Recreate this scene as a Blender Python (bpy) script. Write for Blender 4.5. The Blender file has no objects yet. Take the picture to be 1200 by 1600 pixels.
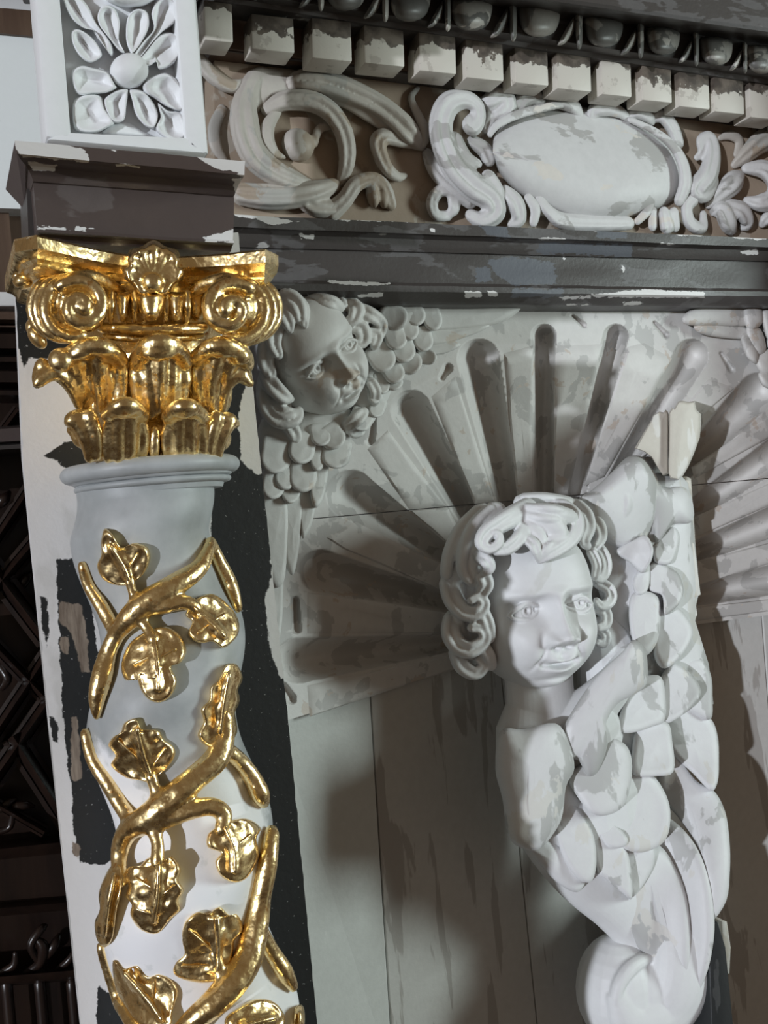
import bpy, bmesh, math, random
import numpy as np
from mathutils import Vector, Matrix, noise as mnoise

random.seed(7)
SC = bpy.context.scene
COL = SC.collection

# ------------------------------------------------------------------ camera
FPX, DC, CZ = 1500.0, 1.5, 2.4          # focal length in px of a 1200x1600 frame, distance to altar plane, height
YAW, PITCH, ROLL = math.radians(25.1), math.radians(0.0), math.radians(5.6)
_fwd = Vector((math.sin(YAW)*math.cos(PITCH), math.cos(YAW)*math.cos(PITCH), math.sin(PITCH)))
_right0 = _fwd.cross(Vector((0, 0, 1))).normalized()
_up0 = _right0.cross(_fwd).normalized()
_c, _s = math.cos(ROLL), math.sin(ROLL)
_up = _up0*_c + _right0*_s
_right = _right0*_c - _up0*_s
CAM_R = Matrix((( _right.x, _up.x, -_fwd.x), (_right.y, _up.y, -_fwd.y), (_right.z, _up.z, -_fwd.z)))
CAM_P = Vector((0, -DC, CZ))
cam = bpy.data.cameras.new('camera')
cam.sensor_fit = 'VERTICAL'; cam.sensor_height = 36.0; cam.lens = 36.0*FPX/1600.0
cam.clip_start = 0.02
cam_ob = bpy.data.objects.new('camera', cam)
cam_ob.matrix_world = Matrix.Translation(CAM_P) @ CAM_R.to_4x4()
COL.objects.link(cam_ob); SC.camera = cam_ob

# ------------------------------------------------------------------ light and exposure
SUN_AZ, SUN_EL = math.radians(57.0), math.radians(2.0)
sun = bpy.data.lights.new('sun', 'SUN'); sun.energy = 2.15; sun.angle = math.radians(1.0); sun.color = (.91, .96, 1.04)
sun_ob = bpy.data.objects.new('sun', sun); COL.objects.link(sun_ob)
_ldir = Vector((math.sin(SUN_AZ)*math.cos(SUN_EL), math.cos(SUN_AZ)*math.cos(SUN_EL), -math.sin(SUN_EL)))
sun_ob.rotation_euler = _ldir.to_track_quat('-Z', 'Y').to_euler()
sun_ob.location = (-4, -4, 5)
def area(name, loc, target, w, h, power, col):
    l = bpy.data.lights.new(name, 'AREA'); l.shape = 'RECTANGLE'; l.size = w; l.size_y = h; l.energy = power; l.color = col
    o = bpy.data.objects.new(name, l); o.location = loc
    o.rotation_euler = (Vector(target)-Vector(loc)).to_track_quat('-Z', 'Y').to_euler(); COL.objects.link(o); return o
area('window_light_right', (5.8, -3.5, 2.8), (0.7, 0, 2.4), 1.0, 2.2, 235, (0.84, 0.98, 0.96))
area('gold_fill_left', (-3.2, -3.4, 3.0), (0.1, 0, 2.4), 1.0, 2.4, 4, (0.9, 0.96, 1.0))  # added weak fill lamp, kept for reflections in the gold, not a window
world = bpy.data.worlds.new('world'); SC.world = world; world.use_nodes = True
_bg = world.node_tree.nodes['Background']; _bg.inputs[0].default_value = (1.0, 0.73, 0.50, 1); _bg.inputs[1].default_value = 0.13
SC.view_settings.view_transform = 'Standard'; SC.view_settings.look = 'None'
SC.view_settings.exposure = 0.0; SC.view_settings.gamma = 1.0; SC.view_settings.use_curve_mapping = False

# ------------------------------------------------------------------ mapping helpers
def ray(px, py):
    return (CAM_R @ Vector(((px-600.0)/FPX, -(py-800.0)/FPX, -1.0)))
def P(px, py, d=0.0):
    """world point seen at photo pixel (px,py) lying d metres in front of the altar plane"""
    r = ray(px, py); t = (DC-d)/r.y
    return CAM_P + r*t
def S(px, py, d=0.0):
    return (DC-d)/ray(px, py).y/FPX          # metres per pixel there
def unP(v):
    q = CAM_R.transposed() @ (Vector(v)-CAM_P); return (600+FPX*q.x/-q.z, 800-FPX*q.y/-q.z)
def lerp(a, b, t): return a+(b-a)*t
def fval(d, x, y): return d(x, y) if callable(d) else d

def catmull(pts, n, closed=False):
    pts = [np.array(p, float) for p in pts]; m = len(pts); out = []
    segs = m if closed else m-1
    for i in range(segs):
        if closed: p0, p1, p2, p3 = pts[(i-1) % m], pts[i], pts[(i+1) % m], pts[(i+2) % m]
        else: p0, p1, p2, p3 = pts[max(i-1, 0)], pts[i], pts[i+1], pts[min(i+2, m-1)]
        for k in range(n):
            t = k/n
            out.append(0.5*((2*p1)+(-p0+p2)*t+(2*p0-5*p1+4*p2-p3)*t*t+(-p0+3*p1-3*p2+p3)*t**3))
    if not closed: out.append(pts[-1])
    return out

class MB:
    """collects vertices and faces for one mesh"""
    def __init__(s): s.v = []; s.f = []; s.att = None
    def add(s, vs, fs):
        o = len(s.v); s.v += [tuple(v) for v in vs]; s.f += [tuple(i+o for i in f) for f in fs]; return s
    def tube(s, pts, n=10, sub=4, flat=1.0, M=None, caps=True, spline=True, sd=None):
        """pts: (px,py,d,r_px)"""
        q = catmull(pts, sub) if spline and len(pts) > 2 else [np.array(p, float) for p in pts]
        M = M or P
        C = [M(p[0], p[1], p[2]) for p in q]; R = [max(p[3], .3)*S(p[0], p[1], p[2] if sd is None else sd) for p in q]
        return s.tubew(C, R, n, flat, caps)
    def tubew(s, C, R, n=10, flat=1.0, caps=True, ref=Vector((0, -1, 0))):
        if caps and len(C) > 1:
            C = list(C); R = list(R)
            t0 = (C[0]-C[1]).normalized() if (C[0]-C[1]).length > 1e-9 else Vector((0, 0, 1)); t1 = (C[-1]-C[-2]).normalized() if (C[-1]-C[-2]).length > 1e-9 else Vector((0, 0, 1))
            k0, k1 = R[0]*min(1, flat+.2), R[-1]*min(1, flat+.2)
            C = [C[0]+t0*k0*.97, C[0]+t0*k0*.75]+C+[C[-1]+t1*k1*.75, C[-1]+t1*k1*.97]; R = [R[0]*.2, R[0]*.66]+R+[R[-1]*.66, R[-1]*.2]
        m = len(C); vs = []; fs = []
        for i in range(m):
            T = (C[min(i+1, m-1)]-C[max(i-1, 0)])
            T = T.normalized() if T.length > 1e-9 else Vector((0, 0, 1))
            A = T.cross(ref)
            if A.length < 1e-4: A = T.cross(Vector((1, 0, 0)))
            A.normalize(); B = A.cross(T).normalized()
            for k in range(n):
                a = 2*math.pi*k/n
                vs.append(C[i]+A*(R[i]*math.cos(a))+B*(R[i]*flat*math.sin(a)))
        for i in range(m-1):
            for k in range(n):
                fs.append((i*n+k, i*n+(k+1) % n, (i+1)*n+(k+1) % n, (i+1)*n+k))
        if caps:
            fs.append(tuple(range(n-1, -1, -1))); fs.append(tuple((m-1)*n+k for k in range(n)))
        return s.add(vs, fs)
    def lock(s, pts, n=10, sub=4, strands=2):
        """a lock of carved hair: a main roll with finer strands raised along it"""
        s.tube(pts, n, sub); q = catmull(pts, sub)
        for k in range(strands):
            o = (k/(strands-1)-.5)*.95 if strands > 1 else 0; line = []
            for i, p in enumerate(q):
                a, c = q[max(i-1, 0)], q[min(i+1, len(q)-1)]; dx, dy = c[0]-a[0], c[1]-a[1]; L = math.hypot(dx, dy) or 1
                r = p[3]; line.append((p[0]-dy/L*o*r, p[1]+dx/L*o*r, p[2]+.00095*r*math.sqrt(max(.05, 1-o*o)), max(1.2, r*.42)))
            s.tube(line, 8, 1, spline=False)
        return s
    def blob(s, px, py, d, rx, ry, rd=None, rot=0.0, nu=14, nv=9, M=None):
        """ellipsoid; rx, ry in px, rd depth radius in px, rot degrees clockwise in the picture"""
        M = M or P
        c = M(px, py, d); sc = S(px, py, d); rd = rd or min(rx, ry)
        a = math.radians(rot)-ROLL
        ex = Vector((math.cos(a), 0, -math.sin(a))); ez = Vector((math.sin(a), 0, math.cos(a))); ey = Vector((0, -1, 0))
        return s.ell(c, ex*rx*sc, ez*ry*sc, ey*rd*sc, nu, nv)
    def ell(s, c, ex, ez, ey, nu=14, nv=9):
        vs = [c+ez]; fs = []
        for j in range(1, nv):
            t = math.pi*j/nv
            for i in range(nu):
                a = 2*math.pi*i/nu
                vs.append(c+ez*math.cos(t)+(ex*math.cos(a)+ey*math.sin(a))*math.sin(t))
        vs.append(c-ez); L = len(vs)-1
        for i in range(nu): fs.append((0, 1+i, 1+(i+1) % nu))
        for j in range(nv-2):
            for i in range(nu):
                a = 1+j*nu+i; b = 1+j*nu+(i+1) % nu
                fs.append((a, a+nu, b+nu, b))
        for i in range(nu): fs.append((1+(nv-2)*nu+i, L, 1+(nv-2)*nu+(i+1) % nu))
        return s.add(vs, fs)
    def pad(s, outline, d, h, spine=None, rings=6, prof='dome', thick=0.012, M=None, smooth=3, lobes=None, wob=0.0):
        """carved pad: an outline in px raised by h metres towards a spine, sides going back by thick"""
        M = M or P
        o = catmull(outline, smooth, True) if smooth > 1 else [np.array(p, float) for p in outline]
        n = len(o); cen = sum(o)/n
        sp = [np.array(p, float) for p in (spine or [cen])]
        def near(p):
            if len(sp) == 1: return sp[0]
            best = None
            for a, b in zip(sp[:-1], sp[1:]):
                ab = b-a; t = max(0, min(1, float(np.dot(p-a, ab)/max(np.dot(ab, ab), 1e-9))))
                c = a+ab*t; dd = np.hypot(*(p-c))
                if best is None or dd < best[0]: best = (dd, c)
            return best[1]
        tgt = [near(p) for p in o]
        fn = PROF[prof] if isinstance(prof, str) else prof
        vs = []; fs = []
        for p in o: vs.append(M(p[0], p[1], fval(d, p[0], p[1])-thick))
        for r in range(rings+1):
            t = (r/rings)**1.25*(.965 if len(sp) == 1 else .90)
            for i, p in enumerate(o):
                q = p+(tgt[i]-p)*t
                hh = h*fn(t)
                if wob: hh += wob*mnoise.noise(Vector((q[0]*.07, q[1]*.07, 3.1)))*min(1, t*4)
                vs.append(M(q[0], q[1], fval(d, q[0], q[1])+hh))
        for r in range(rings+1):
            for i in range(n):
                j = (i+1) % n
                fs.append((r*n+i, r*n+j, (r+1)*n+j, (r+1)*n+i))
        fs.append(tuple(range(n-1, -1, -1))); fs.append(tuple((rings+1)*n+i for i in range(n)))
        return s.add(vs, fs)
    def grid(s, fn, nu, nv, close_u=False):
        vs = [fn(i/(nu if close_u else nu-1), j/(nv-1)) for j in range(nv) for i in range(nu)]
        fs = []
        for j in range(nv-1):
            for i in range(nu if close_u else nu-1):
                a = j*nu+i; b = j*nu+(i+1) % nu
                fs.append((a, b, b+nu, a+nu))
        return s.add(vs, fs)
    def strip(s, rows, back, nx=2, wob=0.0, ny=1):
        """moulding lofted between left/right pixel ends; rows top to bottom: (xl,yl,xr,yr,d); ends go back to depth back"""
        rows = list(rows)
        if ny > 1: rows = [tuple(lerp(p, q, k/ny) for p, q in zip(a, c)) for a, c in zip(rows[:-1], rows[1:]) for k in range(ny)]+[rows[-1]]
        r0, r1 = rows[0], rows[-1]
        full = [(r0[0], r0[1], r0[2], r0[3], back)]+rows+[(r1[0], r1[1], r1[2], r1[3], back)]
        m = len(full); vs = []; fs = []
        dl = rows[0][4]
        for (xl, yl, xr, yr, d) in full:
            if d == back:
                rr = rows[0] if len(vs) == 0 else rows[-1]
                A = P(rr[0], rr[1], rr[4]); B = P(rr[2], rr[3], rr[4]); A.y = B.y = -back
            else:
                A = P(xl, yl, d); B = P(xr, yr, d)
            for k in range(nx):
                v = A.lerp(B, k/(nx-1))
                if wob:
                    w = mnoise.noise(Vector((v.x*9, v.z*25, len(vs)*0.0)))
                    v = v+Vector((0, wob*w, wob*.6*mnoise.noise(Vector((v.x*14, v.z*30, 5)))))
                vs.append(v)
        for j in range(m-1):
            for k in range(nx-1):
                a = j*nx+k
                fs.append((a, a+nx, a+nx+1, a+1))
        fs.append(tuple(j*nx for j in range(m-1, -1, -1))[::-1]); fs.append(tuple(j*nx+nx-1 for j in range(m-1, -1, -1)))
        fs.append(tuple([k for k in range(nx)])[::1]+tuple([(m-1)*nx+k for k in range(nx-1, -1, -1)]))
        return s.add(vs, fs)
    def box(s, q, d0, d1):
        """q: four px corners; front at depth d1 back at d0 (same x,z)"""
        F = [P(x, y, d1) for x, y in q]; B = [Vector((v.x, -d0, v.z)) for v in F]
        n = len(q)
        fs = [tuple(range(n)), tuple(range(2*n-1, n-1, -1))]+[((i+1) % n, i, i+n, (i+1) % n+n) for i in range(n)]
        return s.add(F+B, fs)
    def build(s, name, mat, parent=None, remesh=None, smooth=0, shade=True, angle=None, bevel=0.0):
        me = bpy.data.meshes.new(name); me.from_pydata([tuple(v) for v in s.v], [], s.f); me.validate(); me.update()
        bm = bmesh.new(); bm.from_mesh(me)
        bmesh.ops.remove_doubles(bm, verts=bm.verts, dist=1e-6)
        bmesh.ops.recalc_face_normals(bm, faces=bm.faces); bm.to_mesh(me); bm.free()
        o = bpy.data.objects.new(name, me); COL.objects.link(o)
        if bevel:
            b = o.modifiers.new('b', 'BEVEL'); b.width = bevel; b.segments = 2; b.limit_method = 'ANGLE'; b.angle_limit = math.radians(35)
        if remesh:
            m = o.modifiers.new('r', 'REMESH'); m.mode = 'VOXEL'; m.voxel_size = remesh; m.adaptivity = 0.0
            if smooth:
                m2 = o.modifiers.new('s', 'SMOOTH'); m2.factor = 0.5; m2.iterations = smooth
        if bevel or remesh:
            dg = bpy.context.evaluated_depsgraph_get()
            me2 = bpy.data.meshes.new_from_object(o.evaluated_get(dg)); o.modifiers.clear(); o.data = me2
            bpy.data.meshes.remove(me); me = me2; me.name = name
        o.data.materials.clear(); o.data.materials.append(mat)
        if shade:
            o.data.polygons.foreach_set('use_smooth', [True]*len(o.data.polygons))
            if angle:
                set_sharp(o.data, angle)
        if parent is not None: adopt(o, parent)
        return o
def mask(o, polys, att, soft=14.0, off=None):
    """where old paint has flaked: a point attribute from outlines in px (positive inside)"""
    me = o.data; off = off or (o.parent.location if o.parent else Vector((0, 0, 0)))
    bb = [(min(p[0] for p in q)-40, min(p[1] for p in q)-40, max(p[0] for p in q)+40, max(p[1] for p in q)+40) for q in polys]
    out = []
    for v in me.vertices:
        x, y = unP(v.co+off); best = -2.0
        for q, b in zip(polys, bb):
            if b[0] < x < b[2] and b[1] < y < b[3]: best = max(best, poly_sd((x, y), q)/soft)
        out.append(max(0, min(4, best+2)))
    a = me.attributes.new(att, 'FLOAT', 'POINT'); a.data.foreach_set('value', np.array(out, np.float32))
def poly_sd(pt, poly):
    x, y = pt; ins = False; best = 1e9; n = len(poly)
    for i in range(n):
        x1, y1 = poly[i]; x2, y2 = poly[(i+1) % n]
        if (y1 > y) != (y2 > y) and x < (x2-x1)*(y-y1)/(y2-y1)+x1: ins = not ins
        dx, dy = x2-x1, y2-y1; t = max(0, min(1, ((x-x1)*dx+(y-y1)*dy)/(dx*dx+dy*dy+1e-9)))
        best = min(best, math.hypot(x-x1-t*dx, y-y1-t*dy))
    return best if ins else -best
def set_sharp(me, ang):
    bm = bmesh.new(); bm.from_mesh(me); c = math.radians(ang)
    for e in bm.edges:
        if len(e.link_faces) == 2 and e.calc_face_angle(0) > c: e.smooth = False
    bm.to_mesh(me); bm.free()
def adopt(o, parent):
    o.parent = parent
    w = parent.location.copy() if parent.parent is None else parent.location+parent.parent.location
    inv = -Vector(w)
    o.data.transform(Matrix.Translation(inv))
def _p_dome(t): return math.sqrt(max(0, 1-(1-t)**2))
def _p_flat(t): u = min(1, t/.3); return math.sqrt(max(0, 1-(1-u)**2))
def _p_cup(t):
    u = min(1, t/.22); r = math.sqrt(max(0, 1-(1-u)**2))
    return r-0.62*(max(0, (t-.2)/.8)**0.8 if t > .2 else 0)
def _p_rib(t):
    u = min(1, t/.18); r = .55*math.sqrt(max(0, 1-(1-u)**2))
    return r-.04*math.sin(min(1, t)*math.pi)+.38*max(0, (t-.72)/.28)
def _p_tent(t): return .35*min(1, t/.12)+.65*t
def _p_plate(t):
    u = min(1, t/.13); return .72*math.sqrt(max(0, 1-(1-u)**2))+.28*t
PROF = dict(plate=_p_plate, dome=_p_dome, flat=_p_flat, cup=_p_cup, rib=_p_rib, tent=_p_tent)

# ------------------------------------------------------------------ naming
def tag(o, label=None, cat=None, group=None, kind=None):
    if label: o['label'] = label
    if cat: o['category'] = cat
    if group: o['group'] = group
    if kind: o['kind'] = kind
    return o
def thing(name, loc, label, cat, group=None):
    o = bpy.data.objects.new(name, None); o.location = loc; o.empty_display_size = .02; COL.objects.link(o)
    return tag(o, label, cat, group)

# ------------------------------------------------------------------ materials
class NT:
    def __init__(s, name):
        s.m = bpy.data.materials.new(name); s.m.use_nodes = True; s.t = s.m.node_tree
        s.b = s.t.nodes['Principled BSDF']
        s.co = s.t.nodes.new('ShaderNodeNewGeometry').outputs['Position']
    def n(s, kind, **kw):
        x = s.t.nodes.new(kind)
        for k, v in kw.items():
            if hasattr(x, k): setattr(x, k, v)
        return x
    def link(s, a, b): s.t.links.new(a, b)
    def mapped(s, scale=(1, 1, 1), loc=(0, 0, 0), rot=(0, 0, 0)):
        m = s.n('ShaderNodeMapping'); m.inputs['Scale'].default_value = scale; m.inputs['Location'].default_value = loc
        m.inputs['Rotation'].default_value = rot
        s.link(s.co, m.inputs['Vector']); return m.outputs[0]
    def noise(s, scale, detail=4, rough=.55, vec=None, dist=0.0):
        x = s.n('ShaderNodeTexNoise'); x.inputs['Scale'].default_value = scale; x.inputs['Detail'].default_value = detail
        x.inputs['Roughness'].default_value = rough; x.inputs['Distortion'].default_value = dist
        s.link(vec if vec is not None else s.co, x.inputs['Vector']); return x.outputs[0]
    def ramp(s, fac, a, b, ca=0.0, cb=1.0):
        x = s.n('ShaderNodeMapRange'); x.inputs[1].default_value = a; x.inputs[2].default_value = b
        x.inputs[3].default_value = ca; x.inputs[4].default_value = cb; s.link(fac, x.inputs[0]); return x.outputs[0]
    def math(s, op, a, b=None):
        x = s.n('ShaderNodeMath', operation=op)
        for i, v in enumerate((a, b)):
            if v is None: continue
            if isinstance(v, (int, float)): x.inputs[i].default_value = v
            else: s.link(v, x.inputs[i])
        return x.outputs[0]
    def mix(s, fac, a, b):
        x = s.n('ShaderNodeMix', data_type='RGBA')
        for i, v in ((0, fac), (6, a), (7, b)):
            if isinstance(v, (int, float)): x.inputs[i].default_value = v
            elif isinstance(v, tuple): x.inputs[i].default_value = (*v, 1) if len(v) == 3 else v
            else: s.link(v, x.inputs[i])
        return x.outputs[2]
    def attr(s, name):
        x = s.n('ShaderNodeAttribute', attribute_name=name); return x.outputs['Fac']
    def color(s, c):
        if isinstance(c, tuple): s.b.inputs['Base Color'].default_value = (*c, 1)
        else: s.link(c, s.b.inputs['Base Color'])
    def bump(s, h, strength=.3, dist=.002, prev=None):
        x = s.n('ShaderNodeBump'); x.inputs['Strength'].default_value = strength; x.inputs['Distance'].default_value = dist
        s.link(h, x.inputs['Height'])
        if prev is not None: s.link(prev, x.inputs['Normal'])
        s.link(x.outputs[0], s.b.inputs['Normal']); return x.outputs[0]
    def rough(s, r):
        if isinstance(r, (int, float)): s.b.inputs['Roughness'].default_value = r
        else: s.link(r, s.b.inputs['Roughness'])

def paint(name, base, tones, scale=(14, 14, 9), amt=.5, rough=.55, seed=0, fine=.25, bump=.25, layer=None, layer2=None):
    """old layered paint: base colour with sharp-edged worn patches of the other tones"""
    t = NT(name); c = base
    for i, (col, thr) in enumerate(tones):
        v = t.mapped(scale=tuple(k*(1+.45*i) for k in scale), loc=(seed*3.7+i*11.3, i*5.1+seed, i*2.3))
        nz = t.noise(1.0, 5, .52, v, .35)
        c = t.mix(t.ramp(nz, thr, thr+.018), c, col)
    g = t.noise(60, 4, .6); c = t.mix(t.ramp(g, .35, .75, 0, fine), c, tuple(k*.72 for k in base))
    for at, lay in (('chip', layer), ('chip2', layer2)):
        if lay:
            e = t.math('ADD', t.math('SUBTRACT', t.attr(at), 2.0), t.math('MULTIPLY', t.math('SUBTRACT', t.noise(75, 4, .6, t.mapped((1, 1, 2.2))), .5), .9))
            c = t.mix(t.ramp(e, .0, .05), c, lay)
    t.color(c); t.rough(rough)
    b = t.noise(120, 4, .6); t.bump(b, bump, .0015)
    return t.m
M = {}
WHITE = (.74, .735, .73)
M['white'] = paint('white_paint', WHITE, [((.50, .495, .48), .575), ((.63, .60, .56), .62)], (9, 9, 6), seed=1)
M['rosette'] = paint('rosette_paint', (.83, .845, .86), [((.66, .665, .67), .63)], (9, 9, 6), seed=1, fine=.12)
M['angel'] = paint('angel_paint', (.74, .745, .755), [((.66, .66, .65), .66)], (8, 8, 5), seed=4, fine=.12)
M['wing'] = paint('wing_paint', (.69, .69, .70), [((.48, .48, .475), .535), ((.66, .645, .62), .60)], (11, 11, 6), seed=14, fine=.12)
M['shell'] = paint('shell_paint', (.66, .645, .625), [((.49, .48, .465), .545), ((.57, .50, .44), .64)], (15, 15, 15), seed=2)
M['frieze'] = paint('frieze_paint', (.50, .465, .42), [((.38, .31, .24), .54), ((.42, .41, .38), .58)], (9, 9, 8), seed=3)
M['cartouche'] = paint('cartouche_paint', (.63, .625, .62), [((.42, .41, .395), .57), ((.66, .62, .57), .66)], (8, 8, 13), seed=9)
M['friezeback'] = paint('frieze_ground', (.37, .29, .22), [((.46, .41, .35), .58), ((.28, .22, .17), .60)], (8, 8, 8), seed=7)
M['board'] = paint('board_paint', (.60, .595, .57), [((.42, .40, .375), .56), ((.60, .60, .58), .66)], (22, 22, 3.2), seed=5)
M['boardflat'] = paint('plain_board_paint', (.62, .635, .61), [((.74, .75, .73), .70)], (14, 14, 6), seed=6)
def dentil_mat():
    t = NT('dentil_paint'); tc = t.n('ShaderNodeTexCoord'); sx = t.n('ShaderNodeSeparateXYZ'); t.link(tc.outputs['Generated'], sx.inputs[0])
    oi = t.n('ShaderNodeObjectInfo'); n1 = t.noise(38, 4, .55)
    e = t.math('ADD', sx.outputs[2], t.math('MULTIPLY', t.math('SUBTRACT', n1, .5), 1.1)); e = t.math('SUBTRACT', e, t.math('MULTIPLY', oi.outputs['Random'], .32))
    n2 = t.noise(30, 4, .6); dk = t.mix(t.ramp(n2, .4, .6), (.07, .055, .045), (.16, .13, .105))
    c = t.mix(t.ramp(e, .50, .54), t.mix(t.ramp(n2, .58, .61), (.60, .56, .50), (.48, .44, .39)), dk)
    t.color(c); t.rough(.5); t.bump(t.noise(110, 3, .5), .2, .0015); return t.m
M['dentil'] = dentil_mat()
M['darkpaint'] = paint('dark_moulding_paint', (.055, .048, .045), [((.105, .10, .10), .56), ((.40, .39, .38), .70)], (7, 7, 22), seed=3, rough=.42, layer=(.70, .69, .68), layer2=(.10, .108, .125))
M['blockpaint'] = paint('pedestal_paint', (.085, .065, .06), [((.12, .10, .095), .58)], (6, 6, 18), seed=13, rough=.4, layer=(.72, .71, .70))
M['blackpaint'] = paint('black_paint', (.018, .02, .021), [((.05, .052, .053), .62)], (30, 30, 12), seed=2, rough=.5)
M['darkegg'] = paint('egg_moulding_paint', (.15, .145, .135), [((.36, .34, .31), .52), ((.55, .52, .48), .60)], (11, 11, 16), seed=15, rough=.45)
M['rawwood'] = paint('bare_wood', (.60, .56, .50), [((.70, .68, .65), .54)], (20, 20, 6), seed=2)
M['wallwhite'] = paint('plaster', (.72, .735, .75), [((.60, .61, .61), .62)], (7, 7, 5), seed=21, fine=.05)
def wood(name, a, b, rough=.32):
    t = NT(name); v = t.mapped(scale=(40, 40, 4)); n1 = t.noise(1, 5, .6, v, .5)
    t.color(t.mix(t.ramp(n1, .3, .7), a, b)); t.rough(rough); t.bump(n1, .15, .002); return t.m
M['oak'] = wood('dark_oak', (.010, .006, .005), (.024, .013, .009))
M['brownwood'] = wood('brown_wood', (.07, .04, .027), (.12, .075, .05), .5)
def gold():
    t = NT('gold_leaf'); n1 = t.noise(26, 3, .5, None, .4); n2 = t.noise(110, 4, .6)
    c = t.mix(t.ramp(n2, .62, .70), t.mix(n1, (.96, .69, .30), (1.0, .83, .48)), (.62, .33, .11))
    t.color(c); t.b.inputs['Metallic'].default_value = 1.0; t.rough(t.ramp(n2, .3, .8, .20, .42))
    p = t.bump(t.noise(42, 3, .5), .55, .006); t.bump(n2, .18, .002, p); return t.m
M['gold'] = gold()
# =================================================================== room shell
def plane_obj(name, co, mat):
    b = MB(); b.add([Vector(c) for c in co], [tuple(range(len(co)))]); o = b.build(name, mat, shade=False); o['kind'] = 'structure'; return o
fl = MB(); fl.add([Vector(c) for c in ((-5, -6, -.1), (5, -6, -.1), (5, 1, -.1), (-5, 1, -.1), (-5, -6, 0), (5, -6, 0), (5, 1, 0), (-5, 1, 0))],
       [(0, 3, 2, 1), (4, 5, 6, 7), (0, 1, 5, 4), (1, 2, 6, 5), (2, 3, 7, 6), (3, 0, 4, 7)])
fl.build('floor', M['brownwood'], shade=False)['kind'] = 'structure'
b = MB(); b.box([(-420, -260), (2200, -560), (2200, 2300), (-420, 2300)], -.36, -.30)
w = b.build('wall_back', M['wallwhite'], shade=False); w['kind'] = 'structure'
b = MB(); b.add([Vector(c) for c in ((1.95, -.42, 0), (2.2, -.42, 0), (2.2, .3, 0), (1.95, .3, 0), (1.95, -.42, 4.2), (2.2, -.42, 4.2), (2.2, .3, 4.2), (1.95, .3, 4.2))],
       [(0, 3, 2, 1), (4, 5, 6, 7), (0, 1, 5, 4), (1, 2, 6, 5), (2, 3, 7, 6), (3, 0, 4, 7)])
b.build('right_light_blocker', M['brownwood'], shade=False)['kind'] = 'structure'  # unseen box added to stop the right window light reaching the niche's right side
# the pale plaster above the panelling, with the stepped brown patch of old paint
b = MB(); b.box([(-220, -160), (140, -160), (150, 330), (-220, 318)], -.2, .0)
b.build('wall_left', M['wallwhite'], shade=False)['kind'] = 'structure'
b = MB(); b.strip([(-220, 2, 62, 18, .006), (-220, 30, 62, 58, .006)], 0.0, 6, wob=.004)
b.build('trim_1', M['brownwood'], shade=False)['kind'] = 'structure'

# =================================================================== dark oak panelling, far left
pan = thing('oak_panelling', P(40, 1600, -.06), 'dark carved oak panelling with diamond mouldings behind the twisted column', 'panelling')
b = MB(); b.box([(-220, 330), (150, 332), (270, 1760), (-220, 1760)], -.14, -.09); b.build('back_board', M['oak'], pan, shade=False)
b = MB(); b.box([(-220, 316), (13, 322), (26, 470), (-220, 470)], -.08, -.02); b.build('upper_board', M['brownwood'], pan, shade=False)
b = MB(); b.box([(8, 322), (70, 330), (90, 470), (15, 470)], -.08, -.035); b.build('upper_board', M['brownwood'], pan, shade=False)
b = MB(); b.box([(-220, 452), (28, 456), (30, 478), (-220, 478)], -.09, .0); b.build('pale_ledge', M['white'], pan, shade=False, bevel=.002)
for y0, y1, d in ((482, 500, .0), (503, 512, -.03), (516, 545, -.005), (552, 566, -.02), (574, 598, .005), (604, 618, -.01)):
    b = MB(); b.strip([(-220, y0, 90, y0+4, d-.02), (-220, y0+3, 90, y0+7, d), (-220, y1-3, 90, y1, d), (-220, y1, 90, y1+4, d-.02)], -.1)
    b.build('rail_moulding', M['oak' if y0 > 510 else 'brownwood'], pan, angle=30)
for y0, y1 in ((664, 690), (690, 702)):
    b = MB(); b.strip([(-220, y0+18, 90, y0-4, -.03), (-220, y0+22, 90, y0, .0), (-220, y1+14, 90, y1-5, .0), (-220, y1+18, 90, y1, -.03)], -.1)
    b.build('ledge_moulding', M['darkpaint' if y0 > 680 else 'blockpaint'], pan, angle=30)
def bar(x0, y0, x1, y1, w, d=-.055, name='diamond_moulding'):
    """moulded bar: a rounded ridge with a fillet either side"""
    m = MB(); dx, dy = x1-x0, y1-y0; L = math.hypot(dx, dy); nx, ny = -dy/L, dx/L
    prof = [(-1, -.03), (-1, .004), (-.62, .006), (-.55, .0), (-.35, .018), (0, .026), (.35, .018), (.55, .0), (.62, .006), (1, .004), (1, -.03)]
    vs = []
    for (px, py) in ((x0, y0), (x1, y1)):
        for u, h in prof: vs.append(P(px+nx*u*w/2, py+ny*u*w/2, d+h))
    n = len(prof); fs = [(i, i+1, n+i+1, n+i) for i in range(n-1)]+[tuple(range(n))[::-1], tuple(range(n, 2*n))]
    return m.add(vs, fs).build(name, M['oak'], pan, angle=40)
bar(-30, 880, 66, 735, 26); bar(-20, 935, 68, 830, 30); bar(-40, 850, 74, 1000, 40); bar(-40, 975, 80, 1100, 26)
bar(-20, 1165, 90, 1000, 30); bar(-14, 1225, 100, 1062, 34); bar(20, 1150, 110, 1290, 40); bar(-60, 1225, 70, 1300, 20)
bar(-60, 760, 30, 640, 22)
b = MB(); b.strip([(-220, 1345, 130, 1305, -.07), (-220, 1352, 130, 1312, -.035), (-220, 1366, 130, 1330, -.05), (-220, 1430, 130, 1400, -.05), (-220, 1438, 130, 1408, -.03), (-220, 1452, 130, 1420, -.07)], -.1)
b.build('lower_rail', M['oak'], pan, angle=30)
b = MB(); b.strip([(-220, 1540, 140, 1508, -.07), (-220, 1546, 140, 1514, -.03), (-220, 1556, 140, 1524, -.04), (-220, 1560, 140, 1530, -.07)], -.1)
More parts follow.
